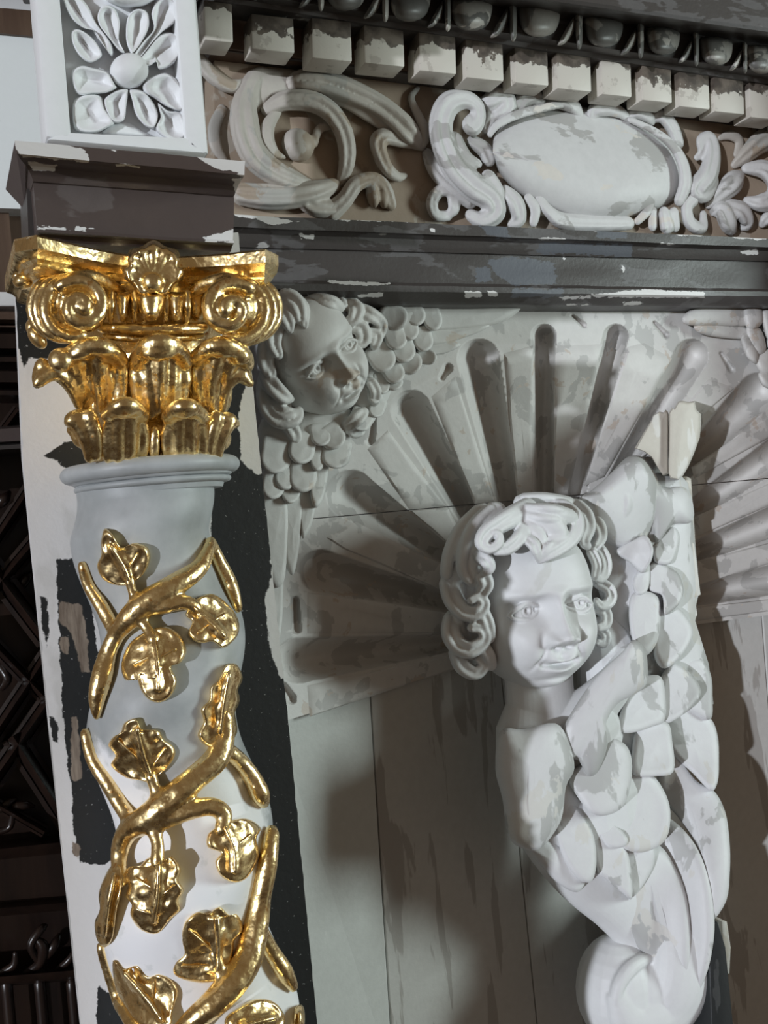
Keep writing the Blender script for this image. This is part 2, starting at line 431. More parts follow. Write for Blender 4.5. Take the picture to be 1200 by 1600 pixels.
b.build('base_rail', M['oak'], pan, angle=30)
for x in (10, 62, 112):
    b = MB(); b.tube([(x, 1535, -.06, 9), (x+7, 1610, -.06, 9), (x+14, 1700, -.06, 9)], 8); b.build('reed', M['oak'], pan)
for pts in ([(0, 1520, -.05, 5), (22, 1508, -.045, 7), (24, 1490, -.04, 4)], [(40, 1520, -.05, 5), (62, 1505, -.04, 8), (68, 1480, -.03, 9), (58, 1468, -.03, 5)],
            [(62, 1505, -.04, 5), (48, 1478, -.03, 6), (64, 1452, -.03, 7), (72, 1446, -.04, 3)], [(70, 1500, -.04, 5), (84, 1478, -.03, 8), (92, 1462, -.04, 4)],
            [(90, 1515, -.05, 5), (108, 1500, -.04, 6), (118, 1482, -.04, 3)], [(-5, 1300, -.06, 6), (16, 1292, -.055, 5), (20, 1265, -.05, 5)], [(0, 1265, -.05, 6), (14, 1254, -.05, 7), (22, 1250, -.05, 4)],
            [(26, 1260, -.045, 8), (40, 1258, -.045, 7), (52, 1260, -.05, 3)], [(-6, 790, -.06, 8), (6, 780, -.05, 9), (14, 770, -.06, 4)], [(26, 925, -.07, 7), (40, 905, -.06, 8), (50, 895, -.07, 3)],
            [(0, 1040, -.07, 8), (12, 1060, -.06, 7), (4, 1075, -.07, 5)], [(46, 950, -.07, 7), (58, 940, -.06, 6), (62, 955, -.07, 4)]):
    b = MB(); b.tube(pts, 8); b.build('carved_sprig', M['oak'], pan)

# =================================================================== pilaster board behind the column
DB = .33
BLACK = [[(20, 462), (42, 465), (48, 520), (120, 540), (120, 565), (46, 560), (36, 577), (26, 530)],
         [(68, 712), (100, 690), (150, 690), (150, 740), (105, 733), (88, 720)],
         [(88, 875), (135, 870), (150, 1000), (160, 1040), (160, 1100), (170, 1200), (200, 1260), (200, 1335), (160, 1352), (125, 1350), (115, 1300), (112, 1240), (100, 1150), (95, 1050), (90, 950)],
         [(62, 930), (74, 938), (78, 990), (72, 1018), (66, 980)], [(76, 1115), (90, 1130), (92, 1165), (82, 1160)],
         [(152, 1541), (190, 1560), (215, 1610), (150, 1610)],
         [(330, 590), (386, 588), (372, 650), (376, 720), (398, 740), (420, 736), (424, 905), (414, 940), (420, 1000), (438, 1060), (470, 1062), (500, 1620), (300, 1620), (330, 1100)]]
BROWN = [[(92, 938), (128, 945), (138, 1000), (140, 1050), (128, 1050), (112, 990), (92, 970)], [(94, 992), (108, 995), (106, 1022), (95, 1018)], [(110, 1120), (122, 1118), (128, 1215), (112, 1225)], [(112, 1310), (126, 1325), (124, 1345), (113, 1335)]]
t = NT('pilaster_paint')
n1 = t.noise(90, 5, .65); nn = t.math('SUBTRACT', n1, .5)
def edgemask(t, att, k): return t.ramp(t.math('ADD', t.attr(att), t.math('MULTIPLY', nn, k)), -.02, .05)
v = t.mapped(scale=(10, 10, 5)); pn = t.noise(1, 5, .5, v)
c = t.mix(t.ramp(pn, .58, .62), (.82, .81, .80), (.72, .71, .69))
v2 = t.mapped(scale=(220, 220, 30)); c2 = t.mix(t.ramp(t.noise(1, 4, .6, v2), .3, .7), (.16, .12, .09), (.34, .28, .22))
sp = t.ramp(t.noise(240, 2, .5), .70, .74)
blk = t.mix(t.math('MULTIPLY', sp, .6), (.016, .018, .019), (.45, .45, .44))
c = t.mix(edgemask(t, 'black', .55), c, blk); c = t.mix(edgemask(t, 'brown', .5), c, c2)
t.color(c); t.rough(.5); t.bump(t.noise(70, 4, .6), .25, .002)
M['pilaster'] = t.m
pil = thing('pilaster_board', P(250, 1600, DB), 'flat pilaster board behind the twisted column, white paint flaked to black', 'pilaster')
b = MB()
NU, NV = 90, 230
EL = [(22, 380), (36, 700), (80, 1140), (129, 1600), (240, 2650)]; ER = [(372, 380), (403, 700), (450, 1140), (494, 1600), (600, 2650)]
def at_y(L, y):
    for (x0, y0), (x1, y1) in zip(L[:-1], L[1:]):
        if y <= y1: return x0+(x1-x0)*(y-y0)/(y1-y0)
    return L[-1][0]
bl, br = [], []
def brd(u, v):
    y = 380+(v*1300 if v < .97 else 1261+(v-.97)/.03*1009); xl, xr = at_y(EL, y), at_y(ER, y)
    x = xl+(xr-xl)*u; yy = y-(u-.5)*.095*(xr-xl)
    bl.append(max(poly_sd((x, yy), q) for q in BLACK)/25.0); br.append(max(poly_sd((x, yy), q) for q in BROWN)/25.0)
    jag = (.0012*mnoise.noise(Vector((yy*.05, 0, u*3))) if u in (0, 1) else 0)
    return P(x, yy, DB)+Vector((jag, 0, 0))
b.grid(brd, NU, NV)
me = bpy.data.meshes.new('board_face'); me.from_pydata([tuple(x) for x in b.v], [], b.f); me.update()
for nm, arr in (('black', bl), ('brown', br)):
    a = me.attributes.new(nm, 'FLOAT', 'POINT'); a.data.foreach_set('value', np.array(arr, np.float32))
me.materials.append(M['pilaster']); me.polygons.foreach_set('use_smooth', [True]*len(me.polygons))
o = bpy.data.objects.new('painted_face', me); COL.objects.link(o); adopt(o, pil)
YS = (380, 700, 1140, 1600, 2640)
b = MB(); b.box([(at_y(EL, y), y+16) for y in YS][::-1]+[(at_y(ER, y), y-17) for y in YS], DB-.024, DB-.0015)
b.build('board', M['white'], pil, shade=False)
b = MB(); b.box([(at_y(EL, y)+60, y+12) for y in YS][::-1]+[(at_y(ER, y)-6, y-17) for y in YS], .01, DB-.025)
b.build('core', M['darkpaint'], pil, shade=False)

# =================================================================== pedestal block over the capital
blk_ = thing('pedestal_block', P(205, 390, .45), 'dark brown moulded block with chipped white edges above the gilded capital', 'block')
CH = [[(20, 214), (92, 222), (136, 236), (140, 254), (90, 250), (60, 246), (36, 246), (24, 232)], [(140, 232), (200, 236), (200, 238), (140, 236)], [(306, 243), (388, 248), (386, 280), (362, 268), (340, 264), (316, 252)], [(364, 280), (380, 276), (378, 300), (368, 306)],
      [(42, 252), (90, 258), (86, 268), (50, 266)], [(316, 370), (368, 358), (369, 380), (322, 378)], [(116, 352), (136, 353), (134, 362), (118, 361)], [(138, 356), (150, 357), (148, 361), (139, 360)], [(180, 256), (220, 259), (218, 262), (182, 260)], [(56, 350), (70, 352), (110, 357), (110, 360), (58, 358)]]
b = MB()
b.strip([(23, 219, 383, 251, .535), (26, 240, 382, 273, .545), (29, 243, 380, 277, .538), (31, 248, 377, 281, .532), (40, 258, 372, 290, .508), (48, 272, 368, 301, .497), (52, 283, 366, 306, .492)], .40, 110, .002, 4)
mask(b.build('cap_moulding', M['blockpaint'], blk_, angle=25), CH, 'chip')
b = MB(); b.strip([(52, 284, 366, 308, .488), (58, 358, 364, 378, .488)], .40, 110, .0015, 14); mask(b.build('block_face', M['blockpaint'], blk_, shade=False), CH, 'chip')
b = MB(); b.strip([(58, 358, 366, 376, .50), (58, 363, 366, 380, .502), (62, 368, 363, 385, .485), (64, 378, 361, 393, .478)], .40, 110, .0015, 4); mask(b.build('base_moulding', M['blockpaint'], blk_, angle=25), CH, 'chip')
b = MB(); b.box([(40, 236), (70, 239), (82, 386), (45, 384)], .38, .46); b.build('return_side', M['darkpaint'], blk_, shade=False)

# =================================================================== rosette panel above
ros = thing('rosette_panel', P(200, 240, .37), 'white framed panel carved with a leafy rosette at the top of the pilaster', 'carved panel')
RP = .365
b = MB(); b.box([(30, -380), (276, -380), (325, 240), (76, 216)], .31, RP-.03); b.build('back_board', M['rosette'], ros, shade=False)
for q in ([(24, -380), (63, -380), (112, 218), (72, 214)], [(245, -380), (272, -380), (326, 240), (291, 232)], [(96, 205), (296, 214), (326, 240), (72, 218)]):
    b = MB(); b.box(q, .315, RP); b.build('frame_stile', M['rosette'], ros, bevel=.004, angle=40)
def petal(pts, spine, h=.022, prof='cup'):
    b = MB(); b.pad(pts, RP-.028, h, spine, 8, prof, .01, smooth=4, wob=.002); return b.build('petal', M['rosette'], ros)
petal([(203, 84), (196, 62), (198, 30), (212, 14), (230, 18), (234, 40), (222, 68), (208, 86)], [(216, 28), (214, 50)])
petal([(196, 84), (186, 62), (188, 34), (178, 12), (162, 8), (152, 22), (154, 40), (168, 58), (186, 80)], [(168, 24), (178, 54)])
petal([(164, 72), (150, 50), (130, 44), (112, 30), (100, 6), (96, -16), (116, -14), (138, 10), (150, 34), (176, 70), (176, 90)], [(112, 4), (140, 42)])
petal([(206, 90), (222, 66), (240, 46), (236, 22), (244, 2), (264, -6), (278, 10), (276, 34), (254, 50), (234, 72), (214, 96)], [(260, 12), (246, 44), (226, 76)])
petal([(214, 98), (230, 76), (246, 56), (264, 50), (280, 58), (282, 82), (272, 100), (250, 110), (244, 98), (232, 104)], [(266, 74), (242, 86)])
petal([(160, 84), (148, 62), (126, 46), (112, 48), (112, 66), (122, 86), (138, 98), (152, 94)], [(126, 62), (146, 84)])
petal([(180, 132), (168, 112), (146, 106), (126, 102), (112, 112), (114, 136), (124, 150), (142, 148), (166, 146), (182, 138)], [(130, 124), (158, 128)])
petal([(222, 132), (240, 118), (262, 114), (284, 134), (288, 158), (284, 174), (262, 168), (240, 154), (226, 146)], [(262, 138), (274, 156)])
petal([(158, 150), (138, 146), (116, 156), (112, 182), (118, 204), (146, 208), (168, 200), (180, 190), (166, 170)], [(138, 172), (150, 188)])
petal([(198, 138), (180, 142), (162, 156), (166, 178), (178, 192), (194, 188), (198, 166), (201, 146)], [(182, 160), (186, 176)])
petal([(202, 140), (206, 158), (212, 180), (228, 198), (242, 200), (248, 180), (240, 160), (224, 142)], [(224, 164), (232, 182)])
petal([(246, 160), (262, 172), (286, 178), (291, 212), (272, 220), (252, 212), (242, 200), (250, 182)], [(264, 188), (272, 204)])
petal([(160, -6), (180, 8), (206, 12), (230, 8), (250, -8), (240, -34), (166, -34)], [(184, -8), (222, -8)], .03, 'dome')
b = MB(); b.pad([(170, 196), (196, 190), (222, 204), (240, 214), (200, 214), (160, 210)], RP-.028, .012, [(186, 204), (210, 208)], 5, 'dome', .01); b.build('petal', M['rosette'], ros)
b = MB(); b.blob(202, 111, RP-.016, 31, 25, 26, -20, 20, 12); b.build('rosette_boss', M['rosette'], ros)

# =================================================================== entablature
ent = thing('entablature', P(800, 480, .1), 'carved and painted entablature with dentils, egg moulding and dark architrave', 'entablature')
def ln(p0, p1, x): return p0[1]+(p1[1]-p0[1])*(x-p0[0])/(p1[0]-p0[0])
XL, XR = 335, 1300
ACH = [[(365, 332), (420, 336), (440, 342), (500, 342), (440, 350), (425, 352), (400, 342), (366, 340)], [(510, 342), (700, 346), (720, 350), (620, 346), (510, 346)], [(466, 364), (492, 368), (490, 374), (470, 372)], [(512, 438), (610, 442), (608, 446), (560, 446), (514, 443)], [(480, 460), (520, 462), (518, 465), (484, 464)],
       [(558, 460), (598, 456), (600, 464), (560, 465)], [(726, 455), (755, 455), (752, 465), (726, 465)], [(760, 453), (778, 456), (778, 464), (764, 464)], [(672, 356), (682, 356), (680, 364), (672, 363)], [(925, 460), (1010, 452), (1100, 456), (1102, 465), (1000, 465), (926, 464)], [(870, 464), (925, 461), (924, 466), (872, 468)],
       [(920, 356), (968, 358), (940, 363), (926, 362)], [(1050, 362), (1070, 366), (1100, 366), (1096, 370), (1060, 369)], [(1140, 368), (1200, 371), (1198, 376), (1150, 373)], [(1156, 392), (1184, 389), (1184, 398), (1160, 398)], [(874, 387), (892, 387), (890, 396), (878, 396)], [(970, 415), (976, 415), (976, 426), (972, 426)], [(878, 402), (886, 402), (882, 407)], [(884, 474), (925, 473), (922, 477), (886, 478)], [(972, 472), (1010, 470), (1000, 477), (974, 478)], [(840, 372), (885, 371), (886, 375), (842, 375)], [(1030, 379), (1058, 381), (1056, 383), (1032, 382)]]
ACH2 = [[(742, 418), (764, 418), (770, 440), (744, 442)], [(760, 408), (800, 400), (868, 410), (870, 444), (800, 446), (776, 430)], [(745, 350), (790, 352), (800, 374), (770, 372)], [(840, 378), (990, 382), (988, 402), (840, 396)], [(800, 450), (880, 452), (880, 464), (800, 464)], [(930, 360), (980, 362), (978, 374), (934, 374)]]
def row(p0, p1, d): return (XL, ln(p0, p1, XL), XR, ln(p0, p1, XR), d)
b = MB()
b.strip([row((360, 335), (1200, 373), .100), row((562, 362), (1200, 386), .100), row((562, 364), (1200, 388), .094), row((562, 371), (1200, 392), .084), row((562, 384), (1200, 402), .078), row((562, 391), (1200, 408), .074)], -.02, 240, .0015, 3)
o = b.build('architrave_cap', M['darkpaint'], ent, angle=30); mask(o, ACH, 'chip', 10); mask(o, ACH2, 'chip2', 22)
b = MB(); b.strip([row((562, 391), (1200, 408), .068), row((562, 441), (1200, 453), .068)], -.02, 240, .0015, 12); o = b.build('architrave_fascia', M['darkpaint'], ent, angle=30); mask(o, ACH, 'chip', 10); mask(o, ACH2, 'chip2', 22)
b = MB(); b.strip([row((562, 440), (1200, 452), .082), row((562, 445), (1200, 456), .086), row((562, 455), (1200, 463), .084), row((562, 462), (1200, 468), .072), row((562, 475), (1200, 478), .050), row((562, 480), (1200, 481), .030)], -.02, 240, .0015, 3)
o = b.build('architrave_base', M['darkpaint'], ent, angle=30); mask(o, ACH, 'chip', 10); mask(o, ACH2, 'chip2', 22)
DF = .012
b = MB(); b.strip([row((392, 95), (1200, 190), DF), row((360, 345), (1200, 385), DF)], -.05, 2); b.build('frieze_board', M['friezeback'], ent, shade=False)
b = MB()
b.strip([row((392, 72), (1200, 178), .036), row((392, 74), (1200, 180), .050), row((392, 84), (1200, 188), .050), row((392, 88), (1200, 192), .036), row((392, 96), (1200, 199), .022)], -.05, 24, .0015)
b.build('dentil_ledge', M['darkpaint'], ent, angle=30)
b = MB(); b.strip([row((392, 10), (1168, 108), .055), row((392, 80), (1168, 176), .055)], -.05, 2); b.build('dentil_band', M['brownwood'], ent, shade=False)
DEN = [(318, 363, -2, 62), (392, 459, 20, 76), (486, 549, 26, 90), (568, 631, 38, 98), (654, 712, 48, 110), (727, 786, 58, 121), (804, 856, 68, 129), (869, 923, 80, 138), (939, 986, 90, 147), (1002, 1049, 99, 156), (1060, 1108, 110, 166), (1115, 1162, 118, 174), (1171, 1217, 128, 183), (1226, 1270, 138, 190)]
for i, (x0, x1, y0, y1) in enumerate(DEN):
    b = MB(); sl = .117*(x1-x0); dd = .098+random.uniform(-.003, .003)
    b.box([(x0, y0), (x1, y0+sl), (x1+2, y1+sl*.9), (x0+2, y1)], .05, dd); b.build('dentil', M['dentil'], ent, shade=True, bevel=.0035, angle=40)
b = MB()
b.strip([row((740, -46), (1191, 20), .125), row((740, 44), (1191, 112), .128), row((740, 48), (1191, 117), .120), row((740, 54), (1191, 122), .106), row((740, 62), (1191, 130), .100)], -.05, 24, .0015)
b.build('egg_bed', M['darkpaint'], ent, angle=30)
EGG = [(335, -44), (438, -28), (540, -10), (640, 7), (736, 22), (842, 32), (943, 50), (1036, 65), (1119, 81), (1191, 94), (1262, 106)]
for x, y in EGG:
    k = 1.0 if x < 900 else (.92 if x < 1000 else .8)
    b = MB(); b.pad([(x-32*k, y-26*k), (x, y-30*k), (x+31*k, y-20*k), (x+33*k, y), (x+24*k, y+20*k), (x, y+27*k), (x-22*k, y+20*k), (x-32*k, y)], .122, .030, [(x, y-14), (x+1, y+4)], 7, 'dome', .01); b.build('egg', M['darkegg'], ent)
for (x, y), (x2, y2) in zip(EGG[:-1], EGG[1:]):
    mx, my = (x+x2)/2+2, (y+y2)/2+4; k = (x2-x)/100.0
    b = MB()
    b.pad([(mx+4*k, my-34*k), (mx+15*k, my-30*k), (mx+17*k, my+2), (mx+14*k, my+28*k), (mx+7*k, my+30*k), (mx+4*k, my)], .122, .024, [(mx+10*k, my-24*k), (mx+10*k, my+20*k)], 5, 'dome', .01)
    b.pad([(mx+4*k, my-20*k), (mx+3*k, my+4*k), (mx-10*k, my+22*k), (mx-24*k, my+26*k), (mx-14*k, my+6*k), (mx-6*k, my-8*k)], .122, .020, [(mx-1*k, my-6*k), (mx-14*k, my+18*k)], 5, 'dome', .01)
    b.build('dart_leaf', M['darkegg'], ent)
b = MB()
b.strip([row((700, -190), (1200, -120), .24), row((700, -28), (1200, 44), .24), row((700, -22), (1200, 50), .236), row((700, -14), (1200, 57), .18), row((700, -6), (1200, 62), .150), row((700, -2), (1200, 70), .128)], -.05, 24, .0015)
b.build('corona', M['darkpaint'], ent, angle=30)

b = MB(); b.box([(30, -600), (310, -600), (352, -190), (70, -210)], .1, .40); b.build('dentil_sun_blocker', M['darkpaint'], ent, shade=False, bevel=.004)  # unseen block added above the rosette panel to keep sun off the dentils
# =================================================================== niche back boards
HUB = (850.0, 985.0); RS = 430.0
def sdep(px, py=None):
    r = (px-HUB[0]-.098*(0 if py is None else py-HUB[1]))/RS if py is not None else (px-HUB[0])/RS
    return -.075*max(0, 1-r*r)-.012
def nicheboard(q, d0, d1, mat):
    b = MB(); (ax, ay), (bx, by), (cx, cy), (dx, dy) = q
    F = [P(ax, ay, d0), P(bx, by, d1), P(cx, cy, d1), P(dx, dy, d0)]; B = [Vector((v.x, v.y+.03, v.z)) for v in F]
    b.add(F+B, [(0, 1, 2, 3), (7, 6, 5, 4)]+[((i+1) % 4, i, i+4, (i+1) % 4+4) for i in range(4)])
    return b.build('board', mat, nich, bevel=.002, shade=False)
nich = thing('niche_backing', P(800, 1600, -.05), 'worn streaky painted boards closing the niche below the fluted shell', 'backing')
edges = [((425, 1118), (497, 1680)), ((578, 1072), (615, 1680)), ((780, 1015), (848, 1680)), ((936, 990), (996, 1680)), ((1072, 968), (1134, 1680)), ((1190, 950), (1245, 1680)), ((1335, 930), (1390, 1680))]
deps = [-.030, -.072, -.112, -.125, -.112, -.085, -.05]
for i in range(6):
    (a0, a1), (b0, b1) = edges[i], edges[i+1]
    nicheboard([(a0[0]+.8, a0[1]), (b0[0]-.8, b0[1]), (b1[0]-.8, b1[1]), (a1[0]+.8, a1[1])], deps[i]-(.004 if i == 1 else 0), deps[i+1], M['boardflat'] if i == 0 else M['board'])
# =================================================================== twisted column
DA = .43
def colc(y):
    ph = 2*math.pi*(y-990)/300.0; k = min(1, max(0, (y-775)/60.0))
    cx = 229+.115*(y-770)+17*k*math.cos(ph); hw = 106+max(0, y-800)*.030
    return cx, hw, DA+.012*k*math.sin(ph)
def col_ring(y):
    cx, hw, d = colc(y); return P(cx, y, d), hw*S(cx, y, d)*.985
def colP(px, py, lift=0.0):
    y = py
    for _ in range(3):
        cx = colc(y)[0]; y = py+.098*(px-cx)
    C, R = col_ring(y); R += lift
    r = ray(px, py); o = CAM_P
    ax, ay = r.x, r.y; bx, by = o.x-C.x, o.y-C.y
    A = ax*ax+ay*ay; B = ax*bx+ay*by; Cc = bx*bx+by*by-R*R; D = B*B-A*Cc
    t = (-B-math.sqrt(D))/A if D > 0 else -B/A
    p = o+r*t
    if D <= 0:
        q = Vector((p.x-C.x, p.y-C.y, 0)); q = q.normalized()*R; p = Vector((C.x+q.x, C.y+q.y, p.z))
    return p
t = NT('column_paint'); n1 = t.noise(16, 5, .55); n2 = t.noise(45, 4, .6)
gr = t.mix(t.ramp(n1, .35, .68), (.33, .35, .355), (.48, .50, .51)); wh = t.mix(t.ramp(n2, .6, .66), (.87, .88, .91), (.76, .78, .80))
e = t.math('ADD', t.math('SUBTRACT', t.attr('chip'), 2.0), t.math('MULTIPLY', t.math('SUBTRACT', n2, .5), 1.2))
t.color(t.mix(t.ramp(e, -.1, .35), gr, wh)); t.rough(.5); t.bump(t.noise(60, 4, .6), .2, .002); M['column'] = t.m
col = thing('spiral_column_shaft', P(330, 1600, DA), 'grey and white twisted column wound with gilded vine stems and leaves', 'column')
b = MB()
def cring(u, v):
    y = 748+v*1900; C, R = col_ring(y); a = 2*math.pi*u
    return C+Vector((math.cos(a), math.sin(a), 0))*R
b.grid(cring, 56, 360, True); o = b.build('shaft', M['column'], col)
WH = [[(150, 1150), (240, 1240), (330, 1170), (372, 1195), (420, 1260), (420, 1420), (480, 1520), (520, 1900), (100, 1900), (140, 1480), (150, 1330)]]
mask(o, WH, 'chip', 30)
def lathe(rows, d, name, mat, parent, n=64, cap=True):
    b = MB()
    def f(u, v):
        x, y, w, = rows[min(len(rows)-1, int(round(v*(len(rows)-1))))]; C = P(x, y, d); R = w*S(x, y, d); a = 2*math.pi*u
        return C+Vector((math.cos(a), math.sin(a), 0))*R
    b.grid(f, n, len(rows), True)
    if cap:
        m = len(rows); b.f.append(tuple(range(n))); b.f.append(tuple((m-1)*n+k for k in range(n-1, -1, -1)))
    return b.build(name, mat, parent, angle=45)
rows = [(235, 722, 104)]+[(235+k*.4, 735-13*math.cos(math.pi*k/10), 122+15*math.sin(math.pi*k/10)) for k in range(0, 11)]+[(240, 750, 121), (240, 752, 118)]+[(240.5, 757-5*math.cos(math.pi*k/6), 114+6*math.sin(math.pi*k/6)) for k in range(7)]+[(241, 763, 108), (241.5, 770, 106)]
lathe(rows, DA, 'neck_ring', M['column'], col)

# ------------------------------------------------------------------ gilded vine
vine = col
GS = .5
def stem(paths, name='stem'):
    b = MB()
    for pts in paths: b.tube([(x, y, h, r*1.48) for x, y, h, r in pts], 10, 5, M=colP, sd=GS)
    return tag(b.build(name, M['gold'], vine, remesh=.0023, smooth=3), 'gilded vine stem')
stem([[(330, 846, .006, 6), (312, 886, .008, 10), (272, 915, .010, 13), (228, 942, .012, 14), (204, 964, .012, 13), (183, 990, .008, 10), (169, 1020, .008, 10), (160, 1055, .008, 12), (152, 1090, .006, 10), (151, 1118, .004, 5)],
      [(328, 850, .004, 8), (344, 880, .006, 8), (360, 915, .006, 9), (371, 950, .002, 6)],
      [(220, 955, .012, 8), (256, 948, .014, 8), (288, 941, .014, 8), (306, 950, .012, 8)],
      [(209, 950, .012, 7), (208, 930, .012, 5), (202, 905, .012, 6)], [(212, 960, .012, 8), (230, 982, .012, 6), (240, 1000, .012, 8)],
      [(129, 884, .004, 6), (139, 916, .006, 7), (158, 946, .008, 8), (176, 980, .008, 8)]])
stem([[(350, 1120, .008, 10), (350, 1150, .010, 12), (338, 1185, .012, 14), (305, 1216, .012, 14), (268, 1248, .014, 16), (232, 1278, .014, 16), (204, 1294, .010, 13), (190, 1318, .008, 11), (186, 1350, .006, 9), (190, 1375, .006, 8)],
      [(352, 1170, .008, 9), (376, 1190, .008, 9), (394, 1215, .008, 10), (406, 1240, .008, 11), (412, 1254, .004, 7)],
      [(133, 1145, .004, 6), (145, 1186, .006, 8), (168, 1222, .008, 9), (188, 1256, .008, 9), (206, 1284, .008, 9)],
      [(236, 1270, .014, 9), (243, 1240, .014, 6), (236, 1212, .012, 7)], [(250, 1285, .014, 10), (292, 1268, .014, 10), (328, 1260, .014, 10), (350, 1272, .014, 9), (346, 1296, .012, 8)],
      [(236, 1286, .014, 9), (246, 1316, .014, 7), (246, 1346, .012, 8)]])
stem([[(424, 1302, .006, 9), (418, 1350, .010, 11), (407, 1400, .010, 12), (400, 1446, .012, 14), (386, 1500, .014, 16), (360, 1540, .014, 16), (326, 1574, .014, 14), (296, 1600, .012, 12), (250, 1660, .012, 12)],
      [(404, 1450, .008, 9), (424, 1486, .008, 9), (444, 1518, .008, 10), (458, 1542, .004, 6)], [(350, 1546, .012, 9), (343, 1516, .012, 7), (335, 1490, .012, 7)],
      [(152, 1480, .004, 6), (160, 1520, .006, 7), (184, 1562, .008, 8), (208, 1602, .008, 8), (230, 1650, .008, 9)]])
def leaf(o, spine, h=.017, veins=()):
    c0 = np.mean(np.array(o, float), axis=0); o = [tuple(c0+(np.array(p)-c0)*1.07) for p in o]
    b = MB(); b.pad(o, .003, h, spine, 9, 'rib', .004, M=colP, smooth=4, wob=.003)
    l = tag(b.build('leaf', M['gold'], vine), 'gilded vine leaf')
    b = MB()
    b.tube([(x, y, .003+h*.95, 3.0) for x, y in spine], 8, 4, M=colP, sd=GS)
    for v in veins: b.tube([(x, y, .003+h*.62, 1.8) for x, y in v], 6, 3, M=colP, sd=GS)
    b.build('vein', M['gold'], l)
leaf([(165, 829), (177, 837), (190, 856), (208, 850), (227, 856), (232, 872), (225, 892), (212, 904), (196, 912), (175, 910), (160, 900), (154, 883), (160, 867), (160, 846)], [(174, 856), (192, 884), (201, 906)], veins=[[(215, 866), (200, 890)]])
leaf([(312, 936), (333, 931), (354, 946), (369, 967), (370, 988), (358, 1004), (346, 1010), (332, 1001), (312, 1003), (296, 990), (302, 972), (292, 962), (300, 948)], [(306, 950), (332, 974), (350, 994)], veins=[[(352, 958), (332, 972)], [(310, 988), (330, 974)]])
leaf([(233, 988), (258, 983), (279, 996), (288, 1017), (281, 1035), (266, 1042), (274, 1062), (267, 1083), (250, 1094), (233, 1090), (221, 1075), (213, 1052), (200, 1062), (193, 1046), (196, 1025), (208, 1004)], [(240, 998), (246, 1036), (249, 1076)], veins=[[(274, 1014), (246, 1030)], [(208, 1038), (244, 1022)]])
leaf([(352, 1044), (368, 1042), (377, 1062), (370, 1080), (374, 1096), (366, 1112), (369, 1142), (350, 1162), (325, 1162), (311, 1146), (320, 1126), (316, 1108), (328, 1094), (330, 1076), (342, 1064)], [(358, 1054), (350, 1100), (344, 1146)])
leaf([(179, 1153), (190, 1146), (196, 1132), (212, 1126), (222, 1141), (246, 1143), (254, 1156), (269, 1168), (269, 1184), (254, 1203), (233, 1218), (217, 1216), (196, 1212), (175, 1195), (182, 1180), (172, 1166)], [(214, 1140), (224, 1180), (236, 1212)], h=.016, veins=[[(186, 1158), (226, 1196)], [(258, 1170), (234, 1204)]])
leaf([(204, 1357), (220, 1355), (233, 1343), (256, 1349), (267, 1341), (280, 1360), (276, 1376), (284, 1391), (276, 1406), (279, 1420), (265, 1434), (246, 1455), (221, 1449), (206, 1428), (208, 1412), (199, 1400), (203, 1384), (196, 1372)], [(248, 1352), (246, 1400), (240, 1440)], veins=[[(212, 1372), (245, 1392)], [(272, 1384), (246, 1404)], [(214, 1420), (242, 1430)]])
leaf([(333, 1299), (354, 1287), (383, 1282), (404, 1295), (398, 1312), (402, 1337), (387, 1366), (367, 1376), (346, 1366), (338, 1345), (346, 1332), (327, 1324), (326, 1308)], [(352, 1294), (366, 1326), (368, 1362)], veins=[[(392, 1304), (366, 1324)]])
leaf([(287, 1449), (294, 1438), (308, 1428), (324, 1430), (342, 1420), (356, 1432), (369, 1432), (377, 1453), (364, 1470), (362, 1486), (354, 1512), (333, 1530), (300, 1530), (273, 1520), (272, 1502), (287, 1490), (283, 1470)], [(338, 1436), (342, 1480), (340, 1516)], h=.018, veins=[[(296, 1454), (338, 1490)], [(284, 1510), (334, 1508)]])
leaf([(179, 1503), (194, 1516), (217, 1510), (233, 1526), (250, 1522), (268, 1532), (276, 1549), (267, 1578), (262, 1604), (217, 1598), (196, 1572), (182, 1545)], [(196, 1522), (230, 1560), (252, 1592)], h=.018, veins=[[(240, 1536), (240, 1566)]])
leaf([(354, 1595), (375, 1575), (400, 1563), (424, 1566), (440, 1582), (442, 1604), (430, 1630), (370, 1630)], [(376, 1604), (430, 1590)], h=.016)
leaf([(166, 1366), (176, 1355), (187, 1357), (189, 1390), (182, 1420), (176, 1462), (164, 1476), (152, 1466), (148, 1440), (156, 1420), (154, 1396)], [(178, 1370), (168, 1420), (164, 1460)])
leaf([(462, 1576), (474, 1574), (476, 1600), (470, 1620), (460, 1610)], [(468, 1584), (468, 1606)], h=.008)

# =================================================================== gilded capital
cap = thing('gilded_capital', P(240, 718, DA), 'gilded composite capital with scroll volutes and curling acanthus leaves', 'capital')
lathe([(243, 722, 100), (243, 716, 101), (243, 690, 96), (242, 640, 92), (241, 590, 92), (240, 550, 98), (239, 520, 108), (238, 500, 118), (238, 490, 122), (238, 482, 118), (237, 450, 100), (237, 425, 80)], DA, 'bell', M['gold'], cap)
